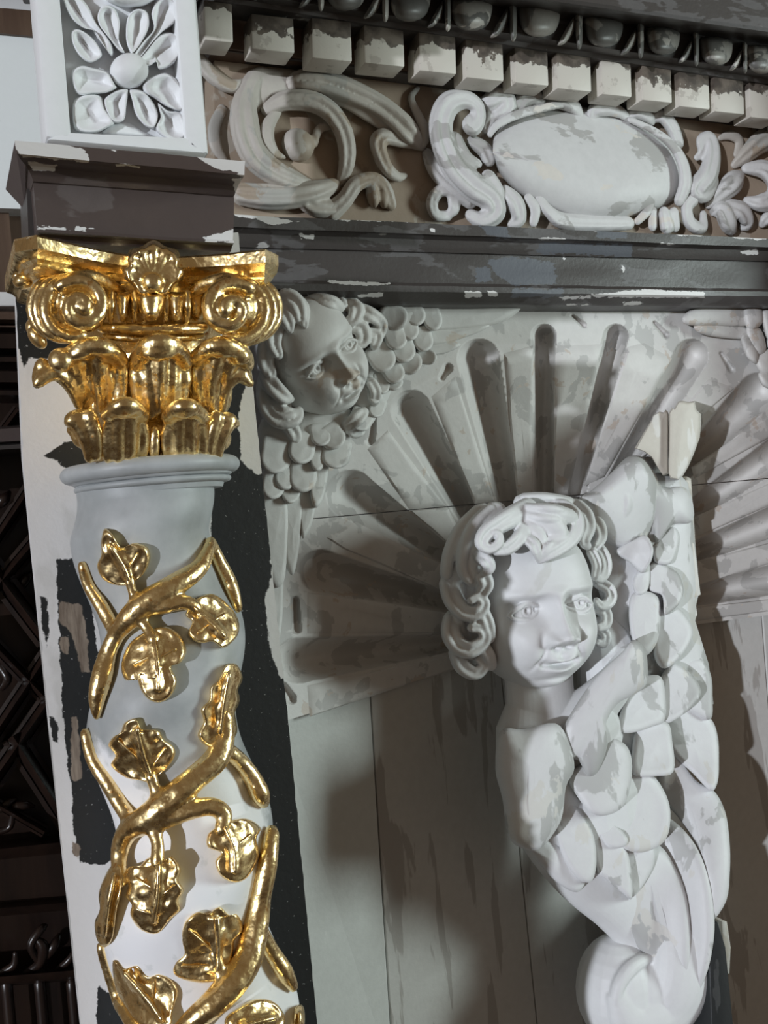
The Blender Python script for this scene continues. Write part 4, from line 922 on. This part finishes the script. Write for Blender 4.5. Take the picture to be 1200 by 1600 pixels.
class Head:
    def __init__(s, px, py, d, U, yaw, pitch, roll):
        s.c = P(px, py, d); s.k = U*S(px, py, d)
        X, Y, Z = Vector((1, 0, 0)), Vector((0, -1, 0)), Vector((0, 0, 1))
        B = Matrix((X, Y, Z)).transposed()
        Rz = Matrix.Rotation(math.radians(yaw), 3, 'Z'); Rx = Matrix.Rotation(math.radians(pitch), 3, 'X'); Ry = Matrix.Rotation(math.radians(roll), 3, 'Y')
        s.R = Ry @ Rz @ Rx @ B     # columns: right, forward, up
    def w(s, x, y, z): return s.c+s.R @ Vector((x*s.k, y*s.k, z*s.k))
    def face(s, mb, **kw):
        V, F = head_local(**kw); mb.add([s.w(*v) for v in V], F)
        for sg in (-1, 1):
            ex, ez = sg*.47, .01; ey = surf_y(ex, ez)-.05
            mb.ell(s.w(ex, ey, ez), s.R @ Vector((.20*s.k, 0, 0)), s.R @ Vector((0, 0, .175*s.k)), s.R @ Vector((0, .165*s.k, 0)), 24, 16)
            for up in (1, -1):
                C = []; Rr = []
                for i in range(13):
                    u = -1+2*i/12; x = ex+u*.275; z = ez+up*(.115 if up > 0 else .115)*(1-u*u)+(-.03*sg*u)
                    C.append(s.w(x, ey+.172*math.sqrt(max(0, 1-.75*u*u))-.02, z)); Rr.append(s.k*(.050 if up > 0 else .038)*(1-.45*u*u))
                mb.tubew(C, Rr, 8)
        return mb
    def drill(s, o, parent):
        """drilled pupils"""
        off = parent.location; pts = []
        for sg in (-1, 1):
            ex, ez = sg*.47, .01; ey = surf_y(ex, ez)-.05; pts.append(s.w(ex+.03, ey+.165, ez+.015)-off)
        fwd = s.R @ Vector((0, 1, 0))
        co = np.empty(len(o.data.vertices)*3); o.data.vertices.foreach_get('co', co); co = co.reshape(-1, 3)
        for p in pts:
            q = (co-np.array(p))/s.k; r2 = (q**2).sum(1); r = np.sqrt(r2)
            co -= np.array(fwd)[None, :]*s.k*(.085*np.exp(-.5*(r/.032)**2)+.018*np.exp(-.5*((r-.095)/.014)**2))[:, None]
        o.data.vertices.foreach_set('co', co.ravel()); o.data.update()
def curl(mb, cx, cy, d, R, r, turns=1.4, a0=0.0, hand=1, rise=.012, tail=None):
    """a lock of hair wound into a curl"""
    n = 16; pts = []
    if tail: pts += [(x, y, dd_, rr) for x, y, dd_, rr in tail]
    for i in range(n+1):
        t = i/n; a = a0+hand*2*math.pi*turns*t; q = R*(1-t)**.8+.12*R*t
        pts.append((cx+q*math.cos(a), cy+q*math.sin(a), d+rise*t, lerp(r, r*.62, t)))
    mb.tube(pts, 10, 3); return mb
def feather(name, outline, parent, mat, d0, root, tip, lift=.014, h=.006, prof='plate', thick=.014, grow=1.10, tilt=0.0):
    mx = sum(p[0] for p in outline)/len(outline)
    rx, ry = root; tx, ty = tip; L2 = (tx-rx)**2+(ty-ry)**2
    def d(x, y):
        t = max(-.2, min(1.15, ((x-rx)*(tx-rx)+(y-ry)*(ty-ry))/L2)); return d0+lift*t*t*(1 if t > 0 else 0)+tilt*(x-mx)
    cen = np.mean(np.array(outline, float), axis=0); outline = [tuple(cen+(np.array(p)-cen)*grow) for p in outline]
    b = MB(); b.pad(outline, d, h, None if grow == 1.1 and abs(rx-tx)+abs(ry-ty) < 60 else ([(lerp(rx, tx, .3), lerp(ry, ty, .3)), (lerp(rx, tx, .75), lerp(ry, ty, .75))] if math.hypot(tx-rx, ty-ry) > 130 else None), 5, prof, thick, smooth=4, wob=.0012)
    return b.build(name, M[mat], parent)
# ------------------------------------------------------------------ cherub in the spandrel
M['cherub'] = paint('cherub_paint', (.66, .66, .64), [((.50, .50, .485), .60), ((.60, .54, .47), .63)], (9, 9, 8), seed=11, fine=.2)
chb = thing('cherub_head', P(500, 660, .0), 'tilted cherub head with curly hair and small wings beside the gilded capital', 'cherub carving')
def Z6(l): return [(380+x/2.727, 440+y/2.727) for x, y in l]
hd = Head(488, 557, .025, 72, 3, 18, -32)
b = MB(); NOSE[0] = .85; hd.face(b, smile=.5, mouth=.55); o = b.build('face', M['cherub'], chb, remesh=.0012, smooth=1); hd.drill(o, chb); NOSE[0] = 1.0
def z6t(l): return [(380+x/2.727, 440+y/2.727, d, r/2.727) for x, y, d, r in l]
b = MB()
for st in ([(140, 120, .06, 40), (180, 70, .085, 45), (230, 100, .10, 42), (245, 160, .105, 26)], [(120, 160, .06, 40), (160, 130, .09, 40), (190, 170, .10, 34), (200, 205, .10, 18)], [(200, 70, .08, 34), (255, 110, .10, 30), (262, 190, .105, 16)],
           [(100, 210, .04, 45), (140, 220, .06, 45), (160, 260, .07, 35)], [(280, 80, .06, 30), (330, 80, .08, 32), (380, 90, .085, 32), (410, 110, .075, 26)], [(400, 80, .05, 30), (420, 100, .06, 30), (400, 120, .07, 20)],
           [(440, 100, .05, 34), (480, 110, .065, 36), (470, 160, .07, 32), (440, 170, .07, 22)], [(490, 120, .05, 34), (540, 140, .06, 34), (590, 180, .05, 28), (580, 230, .045, 24)], [(460, 190, .06, 36), (500, 200, .06, 40), (510, 250, .055, 34), (480, 265, .06, 22)], [(530, 220, .045, 30), (570, 230, .045, 30), (560, 270, .045, 24)],
           [(85, 300, .02, 30), (100, 340, .045, 30), (120, 390, .055, 26)], [(100, 400, .03, 36), (130, 450, .055, 40), (175, 490, .06, 34), (200, 500, .055, 20)], [(90, 470, .02, 32), (100, 540, .035, 36), (150, 590, .05, 38), (215, 585, .055, 36), (235, 555, .05, 26)], [(120, 520, .03, 36), (160, 560, .05, 36), (200, 560, .055, 28)],
           [(180, 600, .02, 34), (215, 640, .03, 34), (225, 670, .025, 26)], [(440, 620, .02, 30), (480, 590, .03, 36), (510, 560, .03, 28)], [(545, 430, .03, 26), (565, 470, .03, 28), (560, 510, .02, 24)], [(500, 640, .01, 22), (470, 650, .015, 20), (445, 620, .02, 16)]):
    b.lock(z6t(st), 10, 4)
b.lock(z6t([(150, 200, .06, 44), (110, 260, .06, 44), (95, 330, .05, 40), (110, 390, .05, 30)])); b.lock(z6t([(190, 120, .07, 40), (140, 190, .075, 44), (130, 260, .075, 38), (150, 310, .08, 24)])); b.blob(380+150/2.727, 440+160/2.727, .03, 40, 36, 36); b.blob(380+130/2.727, 440+500/2.727, .0, 26, 50, 36)
b.blob(500, 668, .0, 62, 34, 24, -15); b.blob(575, 600, .0, 40, 50, 22, 20); b.blob(440, 690, .0, 40, 50, 24)
b.build('hair', M['cherub'], chb, remesh=.002, smooth=3)
def rf(cx, cy, w, l, ang, d0, lift=.012):
    """small round tipped covert feather pointing along ang (degrees, 0 right, 90 down), zoom px"""
    a = math.radians(ang); ux, uy = math.cos(a), math.sin(a); nx, ny = -uy, ux
    o = [(cx+ux*t*l+nx*s_*w, cy+uy*t*l+ny*s_*w) for t, s_ in ((-.5, .45), (-.1, .52), (.25, .48), (.45, .28), (.52, 0), (.45, -.28), (.25, -.48), (-.1, -.52), (-.5, -.45))]
    feather('feather', Z6(o), chb, 'cherub', d0, Z6([(cx-ux*l*.5, cy-uy*l*.5)])[0], Z6([(cx+ux*l*.5, cy+uy*l*.5)])[0], lift+.004, .007, 'plate')
for q in ((640, 150, 100, 110, 30, .03), (725, 130, 80, 110, 60, .022), (800, 145, 75, 120, 70, .016), (648, 235, 85, 100, 70, .034), (705, 190, 70, 110, 75, .028), (765, 245, 75, 95, 75, .02), (590, 325, 100, 110, 60, .034), (680, 285, 90, 110, 70, .028),
          (710, 345, 90, 90, 40, .02), (780, 320, 60, 80, 10, .012), (640, 385, 80, 90, 60, .024), (640, 425, 70, 70, 70, .016), (590, 430, 60, 90, 80, .018), (565, 470, 60, 90, 100, .016), (570, 540, 60, 70, 110, .01)):
    rf(*q)
for q in ((380, 660, 95, 100, 60, .022), (330, 650, 80, 90, 80, .02), (500, 590, 90, 80, 120, .02), (250, 710, 100, 120, 100, .022), (395, 735, 110, 110, 95, .016), (320, 740, 60, 120, 95, .014), (255, 825, 105, 130, 95, .014), (140, 740, 120, 140, 100, .02), (185, 820, 90, 120, 100, .012), (325, 830, 60, 240, 97, .004), (205, 890, 70, 100, 100, .008), (130, 860, 90, 120, 100, .014)):
    rf(*q)
def poly(l, root, tip, d0, h=.006): feather('feather', Z6(l), chb, 'cherub', d0, Z6([root])[0], Z6([tip])[0], .006, h, 'plate')
poly([(800, 110), (900, 105), (1060, 108), (1162, 112), (1120, 155), (1040, 185), (900, 200), (800, 195)], (800, 150), (1150, 120), .012)
poly([(790, 200), (900, 200), (1030, 185), (1020, 205), (960, 230), (860, 262), (790, 260)], (790, 230), (1025, 195), .008)
poly([(780, 262), (880, 255), (920, 270), (870, 300), (780, 310)], (780, 285), (920, 270), .004)
poly([(85, 900), (165, 890), (185, 960), (185, 1100), (170, 1260), (120, 1260), (95, 1060)], (125, 900), (150, 1250), .010)
poly([(170, 930), (240, 920), (250, 1000), (240, 1100), (215, 1230), (185, 1190), (180, 1040)], (205, 930), (210, 1220), .006)
poly([(245, 890), (300, 890), (306, 940), (290, 1030), (255, 1085), (245, 1010)], (272, 900), (262, 1075), .004)
poly([(85, 1240), (160, 1240), (165, 1400), (150, 1520), (120, 1560), (100, 1420)], (125, 1240), (128, 1550), .004)
# ------------------------------------------------------------------ wing at the right-hand corner
wng = thing('carved_wing', P(1150, 540, .0), 'small carved wing in the upper right corner under the dark architrave', 'wing carving')
def wf(l, root, tip, d0, h=.008): feather('feather', l, wng, 'shell', d0, root, tip, .006, h, 'dome')
wf([(1072, 494), (1092, 481), (1130, 477), (1168, 477), (1167, 506), (1120, 508), (1078, 506)], (1165, 492), (1075, 498), .012, .012)
wf([(1088, 509), (1110, 506), (1162, 512), (1160, 528), (1120, 526), (1095, 520)], (1160, 518), (1092, 512), .006, .010)
for q in ([(1164, 478), (1186, 480), (1192, 500), (1178, 514), (1166, 508)], [(1168, 512), (1188, 516), (1196, 544), (1186, 552), (1172, 538)], [(1158, 528), (1170, 524), (1184, 548), (1182, 566), (1166, 556)], [(1182, 562), (1200, 548), (1212, 566), (1204, 584), (1188, 580)], [(1192, 488), (1215, 490), (1220, 530), (1200, 530)], [(1200, 530), (1225, 535), (1228, 570), (1208, 560)], [(1186, 584), (1204, 584), (1208, 606), (1192, 602)]):
    wf(q, q[0], q[2], .016, .014)
_P0 = P
def _ss(t): t = max(0, min(1, t)); return t*t*(3-2*t)
def P(px, py, d=0.0): return _P0(px, py, d+.028+.085*_ss((py-1130)/260)*_ss((px-1020)/110))   # the lower wing swings outward
# =================================================================== winged angel console
ang = thing('angel_console', P(980, 1600, -.02), 'large white winged angel head over a feathered body that ends in a scroll, half sunlit', 'angel carving')
def Z5(l): return [(760+x/2.667, 1000+y/2.667) for x, y in l]
def Z7(l): return [(900+x/4.0, 600+y/4.0) for x, y in l]
def Z8(l): return [(660+x/3.529, 740+y/3.529, d, r/3.529) for x, y, d, r in l]
ah = Head(826, 944, .03, 94, -6, 2, 0)
b = MB(); ah.face(b, smile=1.0, mouth=1.0)
def T(*pts): b.tube([(x, y, d, r) for x, y, d, r in pts], 44, 8, flat=.60)
T((838, 1000, .02, 62), (842, 1060, .025, 58), (846, 1110, .03, 60), (850, 1160, .035, 66))
T((840, 1130, .03, 70), (846, 1190, .035, 74), (862, 1270, .03, 68), (912, 1345, .025, 62), (968, 1400, .022, 56), (1012, 1455, .02, 50), (1030, 1500, .02, 44))
T((860, 1150, .045, 50), (910, 1120, .05, 42), (960, 1070, .05, 32), (985, 1030, .04, 26))
b.blob(905, 1150, .03, 70, 70, 60); b.blob(930, 1260, .02, 90, 110, 55); b.blob(960, 1080, .0, 60, 120, 40)
o = b.build('body', M['angel'], ang, remesh=.0014, smooth=2); ah.drill(o, ang)
# hair
b = MB()
b.ell(ah.w(0, -.30, .28), ah.R @ Vector((ah.k*1.08, 0, 0)), ah.R @ Vector((0, 0, ah.k*1.08)), ah.R @ Vector((0, ah.k*.85, 0)), 28, 18)
for s_ in ([(580, 190, .09, 60), (500, 235, .12, 62), (420, 280, .135, 56), (350, 330, .14, 48), (325, 385, .145, 38), (370, 415, .15, 30), (420, 385, .155, 26), (425, 335, .155, 20), (395, 320, .155, 12)], [(570, 300, .125, 44), (530, 360, .142, 44), (470, 410, .146, 40), (410, 430, .146, 26)],
           [(560, 200, .11, 40), (640, 215, .135, 54), (730, 225, .142, 58), (810, 240, .13, 46)], [(770, 180, .09, 46), (835, 230, .115, 46), (850, 300, .13, 44), (820, 365, .142, 42), (760, 410, .15, 42), (700, 445, .154, 36), (645, 485, .15, 16)],
           [(575, 360, .142, 30), (610, 390, .153, 34), (632, 440, .156, 26), (642, 490, .15, 10)], [(720, 390, .155, 28), (690, 420, .158, 26), (665, 460, .155, 18)],
           [(310, 450, .11, 40), (350, 480, .125, 44), (370, 520, .125, 34), (340, 550, .12, 24)],
           [(850, 180, .06, 44), (900, 230, .08, 44), (915, 300, .09, 40), (890, 370, .10, 34), (910, 400, .09, 24)], [(920, 220, .03, 40), (970, 290, .05, 42), (985, 350, .06, 34), (960, 400, .07, 26)],
           [(960, 400, .04, 36), (1000, 460, .05, 38), (1010, 530, .055, 34), (980, 580, .065, 28), (950, 560, .07, 20)], [(930, 430, .07, 30), (960, 500, .075, 30), (950, 570, .075, 24)],
           [(970, 600, .035, 36), (1030, 640, .045, 36), (1035, 700, .05, 34), (990, 730, .06, 28), (960, 700, .065, 20)], [(960, 740, .04, 36), (1010, 770, .045, 36), (1010, 830, .05, 32), (970, 850, .055, 24)], [(970, 860, .03, 30), (1010, 890, .04, 32), (1000, 940, .04, 26), (965, 930, .045, 20)],
           [(330, 230, .03, 70), (240, 330, .04, 76), (190, 450, .04, 80), (170, 560, .04, 76)], [(400, 220, .06, 70), (320, 300, .08, 74), (270, 410, .085, 74), (250, 520, .085, 66), (280, 580, .09, 50)], [(560, 165, .05, 60), (680, 165, .06, 62), (800, 180, .05, 56)],
           [(150, 600, .03, 60), (170, 690, .05, 58), (230, 760, .07, 52), (300, 770, .085, 44), (340, 720, .09, 36), (310, 680, .095, 28), (265, 700, .095, 22)], [(330, 560, .10, 50), (350, 610, .10, 46), (330, 650, .095, 40)],
           [(170, 800, .03, 56), (160, 880, .045, 58), (200, 950, .06, 54), (270, 970, .075, 48), (340, 920, .08, 40), (330, 860, .085, 34), (270, 850, .085, 26)], [(330, 760, .085, 40), (360, 830, .085, 40), (370, 900, .08, 36)],
           [(190, 980, .03, 50), (220, 1060, .045, 48), (290, 1100, .055, 40), (340, 1060, .06, 32), (310, 1020, .062, 26)], [(340, 960, .07, 38), (370, 1010, .07, 36), (380, 1060, .06, 30)], [(250, 640, .03, 80), (240, 800, .03, 80), (270, 960, .02, 70)]):
    b.lock(Z8(s_), 12, 4)
b.tube(Z8([(600, 250, .125, 62), (700, 280, .138, 74), (740, 340, .142, 62), (690, 400, .144, 46), (645, 465, .146, 22)]), 16, 5); b.tube(Z8([(590, 300, .13, 50), (640, 350, .143, 44), (650, 420, .15, 30)]), 12, 5)
b.build('hair', M['angel'], ang, remesh=.0021, smooth=3)
def fe(l, root, tip, d0, lift=.016, h=.007, conv=Z5, prof='plate', name='feather', mat='wing', thick=.04, tilt=.00022, grow=1.10):
    return feather(name, conv(l), ang, mat, d0*1.3, conv([root])[0], conv([tip])[0], lift, h, prof, thick, grow, tilt)
# wing backing plank and the rear bare plank
b = MB(); b.pad(Z7([(60, 760), (280, 600), (420, 560), (600, 560), (700, 620), (730, 860), (745, 1000), (770, 1300), (745, 1480), (860, 2000), (400, 2000), (200, 1500), (100, 1100)]), .006, .016, None, 3, 'plate', .07, smooth=2); b.build('wing_board', M['wing'], ang)
b = MB(); b.box(Z7([(690, 575), (722, 590), (740, 860), (750, 1010), (668, 1060), (668, 700)]), -.05, .004); b.build('bare_plank', M['rawwood'], ang, bevel=.002)
b = MB(); b.box(Z7([(640, 900), (742, 1000), (782, 1318), (668, 1372), (600, 1200)]), -.05, .010); b.build('bare_plank', M['rawwood'], ang, bevel=.002)
b = MB(); b.box(Z7([(660, 1390), (750, 1360), (760, 1440), (748, 1478), (700, 1480)]), -.05, .006); b.build('bare_plank', M['rawwood'], ang, bevel=.002)
# broken stump of the upper wing
b = MB()
b.pad(Z7([(366, 402), (420, 310), (474, 222), (480, 200), (500, 184), (522, 172), (548, 178), (560, 160), (576, 176), (577, 300), (575, 440), (577, 562), (545, 574), (520, 540), (470, 455), (420, 420)]), .040, .010, Z7([(530, 240), (530, 500)]), 6, 'plate', .09, smooth=1)
b.build('wing_stump', M['rawwood'], ang, angle=50); b = MB()
b.pad(Z7([(580, 180), (600, 150), (612, 158), (640, 108), (668, 104), (700, 112), (742, 106), (752, 160), (782, 190), (780, 260), (774, 335), (735, 440), (700, 520), (668, 575), (640, 600), (590, 590), (578, 560), (580, 400)]), .052, .012, Z7([(680, 200), (630, 520)]), 6, 'plate', .09, smooth=1)
b.build('wing_stump', M['rawwood'], ang, angle=50)
b = MB()
b.pad(Z7([(20, 725), (90, 670), (200, 575), (290, 480), (345, 448), (410, 455), (470, 520), (520, 620), (515, 760), (490, 880), (430, 980), (330, 1030), (200, 1000), (80, 880)]), .016, .050, Z7([(200, 690), (330, 600), (420, 560)]), 9, 'dome', .06, smooth=4)
b.pad(Z7([(380, 470), (450, 500), (540, 640), (660, 640), (720, 700), (730, 860), (600, 880), (500, 1000), (470, 800), (430, 660)]), .020, .026, Z7([(520, 700), (640, 780)]), 7, 'dome', .05, smooth=3)
b.pad(Z7([(280, 600), (340, 640), (372, 700), (365, 800), (300, 870), (290, 760)]), .045, .022, None, 6, 'dome', .05, smooth=3)
b.build('wing_shoulder', M['wing'], ang, remesh=.0022, smooth=3)
fe([(260, 1050), (350, 985), (430, 955), (470, 1010), (476, 1060), (455, 1120), (410, 1172), (340, 1110)], (300, 1060), (440, 1090), .030, .018, .010, Z7)
fe([(385, 1180), (450, 1130), (458, 1200), (440, 1290), (385, 1310), (360, 1250)], (400, 1150), (420, 1300), .022, .014, .009, Z7)
fe([(480, 1130), (560, 1150), (630, 1190), (662, 1280), (640, 1360), (590, 1410), (552, 1424), (540, 1320), (470, 1290), (440, 1220)], (480, 1150), (600, 1400), .024, .022, .009, Z7)
fe([(500, 1000), (590, 900), (640, 960), (600, 1100), (540, 1120), (490, 1090)], (600, 920), (540, 1110), .012, .018, .010, Z7)
fe([(350, 1340), (420, 1310), (500, 1340), (520, 1440), (500, 1600), (430, 1680), (370, 1620), (340, 1480)], (400, 1320), (420, 1660), .030, .02, .010, Z7)
fe([(500, 1440), (600, 1400), (680, 1460), (720, 1560), (660, 1680), (560, 1760), (500, 1700), (490, 1560)], (560, 1430), (620, 1720), .022, .024, .009, Z7)
# chest band and shoulder point
fe([(440, 190), (505, 120), (560, 70), (602, 25), (640, 50), (655, 100), (652, 190), (600, 235), (540, 270), (500, 340), (505, 420), (470, 520), (430, 540), (392, 480), (345, 480), (330, 400), (350, 330)], (420, 420), (610, 60), .085, .004, .020, Z5, 'dome', thick=.05)
# body feathers, right to left
fe([(830, 100), (890, 88), (930, 150), (936, 240), (930, 318), (870, 300), (800, 260), (800, 160)], (830, 110), (910, 310), .012, .012)
fe([(735, 345), (830, 295), (920, 330), (955, 400), (960, 500), (955, 580), (928, 612), (860, 545), (800, 490), (760, 430)], (780, 350), (940, 590), .014, .016, .007)
fe([(720, 200), (770, 110), (850, 150), (886, 215), (862, 262), (820, 302), (752, 338), (715, 300)], (770, 140), (830, 300), .028, .020)
fe([(600, 170), (660, 160), (722, 165), (738, 250), (734, 330), (690, 352), (610, 376), (555, 362), (575, 270)], (680, 180), (640, 370), .040, .022)
fe([(770, 470), (870, 600), (940, 640), (985, 720), (1002, 830), (1004, 940), (990, 1060), (930, 1140), (930, 1040), (900, 900), (820, 760), (740, 660), (730, 540)], (790, 520), (960, 1110), .012, .016, .009)
fe([(615, 460), (640, 370), (745, 352), (768, 430), (772, 540), (705, 558), (620, 552)], (690, 380), (690, 550), .042, .022)
fe([(700, 800), (760, 770), (850, 850), (905, 960), (935, 1100), (938, 1230), (905, 1380), (830, 1510), (836, 1380), (838, 1200), (810, 1040), (740, 920)], (740, 800), (850, 1460), .024, .016, .012, prof='dome')
fe([(620, 540), (700, 590), (752, 690), (748, 800), (705, 852), (630, 872), (562, 842), (530, 760), (560, 660)], (650, 580), (650, 860), .050, .024, .009)
fe([(340, 560), (400, 520), (500, 430), (560, 440), (592, 490), (594, 580), (562, 682), (490, 718), (432, 700), (372, 620)], (480, 470), (480, 710), .070, .026, .014, prof='dome')
fe([(450, 740), (530, 770), (585, 830), (560, 860), (500, 850)], (480, 740), (560, 850), .058, .010)
fe([(660, 860), (740, 900), (812, 1040), (838, 1200), (834, 1360), (790, 1400), (740, 1390), (690, 1340), (620, 1240), (540, 1100), (560, 960), (610, 880)], (660, 880), (790, 1380), .034, .012, .022, prof='dome', thick=.03, tilt=.0001)
fe([(575, 870), (620, 860), (690, 870), (690, 940), (655, 1010), (612, 1060), (592, 1010)], (640, 870), (605, 1050), .052, .014, .006)
fe([(440, 760), (500, 790), (560, 850), (590, 920), (600, 1060), (560, 1040), (500, 990), (465, 960), (445, 860)], (470, 780), (592, 1040), .056, .020, .007)
fe([(310, 640), (360, 690), (415, 760), (445, 840), (450, 930), (432, 990), (385, 985), (335, 920), (300, 830), (280, 740)], (330, 690), (420, 985), .058, .022, .007)
fe([(150, 840), (240, 830), (330, 890), (400, 980), (370, 1040), (290, 1000), (200, 900)], (220, 850), (370, 1010), .050, .010, .012, prof='dome')
fe([(72, 400), (160, 392), (280, 370), (330, 440), (352, 540), (320, 610), (300, 740), (225, 842), (160, 845), (102, 800), (80, 660), (52, 540)], (180, 400), (190, 830), .078, .016, .026, prof='dome', thick=.05)
# closing scroll
b = MB()
b.blob(966, 1545, .010, 66, 82, 62, 12, 24, 14)
b.tube([(1050, 1420, .028, 44), (1064, 1480, .036, 50), (1056, 1540, .044, 54), (1020, 1580, .052, 54), (985, 1586, .056, 40), (968, 1560, .058, 26)], 24, 6, flat=.75)
b.blob(1020, 1545, .050, 52, 48, 36, 0, 24, 14)
b.tube([(1012, 1496, .058, 9), (985, 1512, .066, 12), (966, 1540, .066, 11), (962, 1575, .062, 10), (972, 1610, .055, 9)], 10)
b.build('scroll', M['angel'], ang, remesh=.0022, smooth=4)
# planks at the foot of the wing
b = MB(); b.box([(1106, 1452), (1122, 1440), (1134, 1480), (1140, 1540), (1166, 1800), (1120, 1800)], -.09, .045); b.build('back_plank', M['blackpaint'], ang, bevel=.002)
b = MB(); b.box([(1128, 1440), (1136, 1440), (1142, 1480), (1140, 1522), (1132, 1520)], -.02, .011); b.build('paint_flake', M['rawwood'], ang, bevel=.001)
b = MB(); b.box([(1072, 1500), (1108, 1482), (1124, 1500), (1146, 1640), (1066, 1640)], -.06, .018); b.build('foot_plank', M['angel'], ang, bevel=.003)
b = MB(); b.pad([(1090, 1536), (1098, 1545), (1110, 1592), (1102, 1598), (1094, 1580)], .018, .0015, None, 2, 'flat', .004); b.build('dark_patch', M['blackpaint'], ang)

P = _P0
bpy.context.view_layer.update()
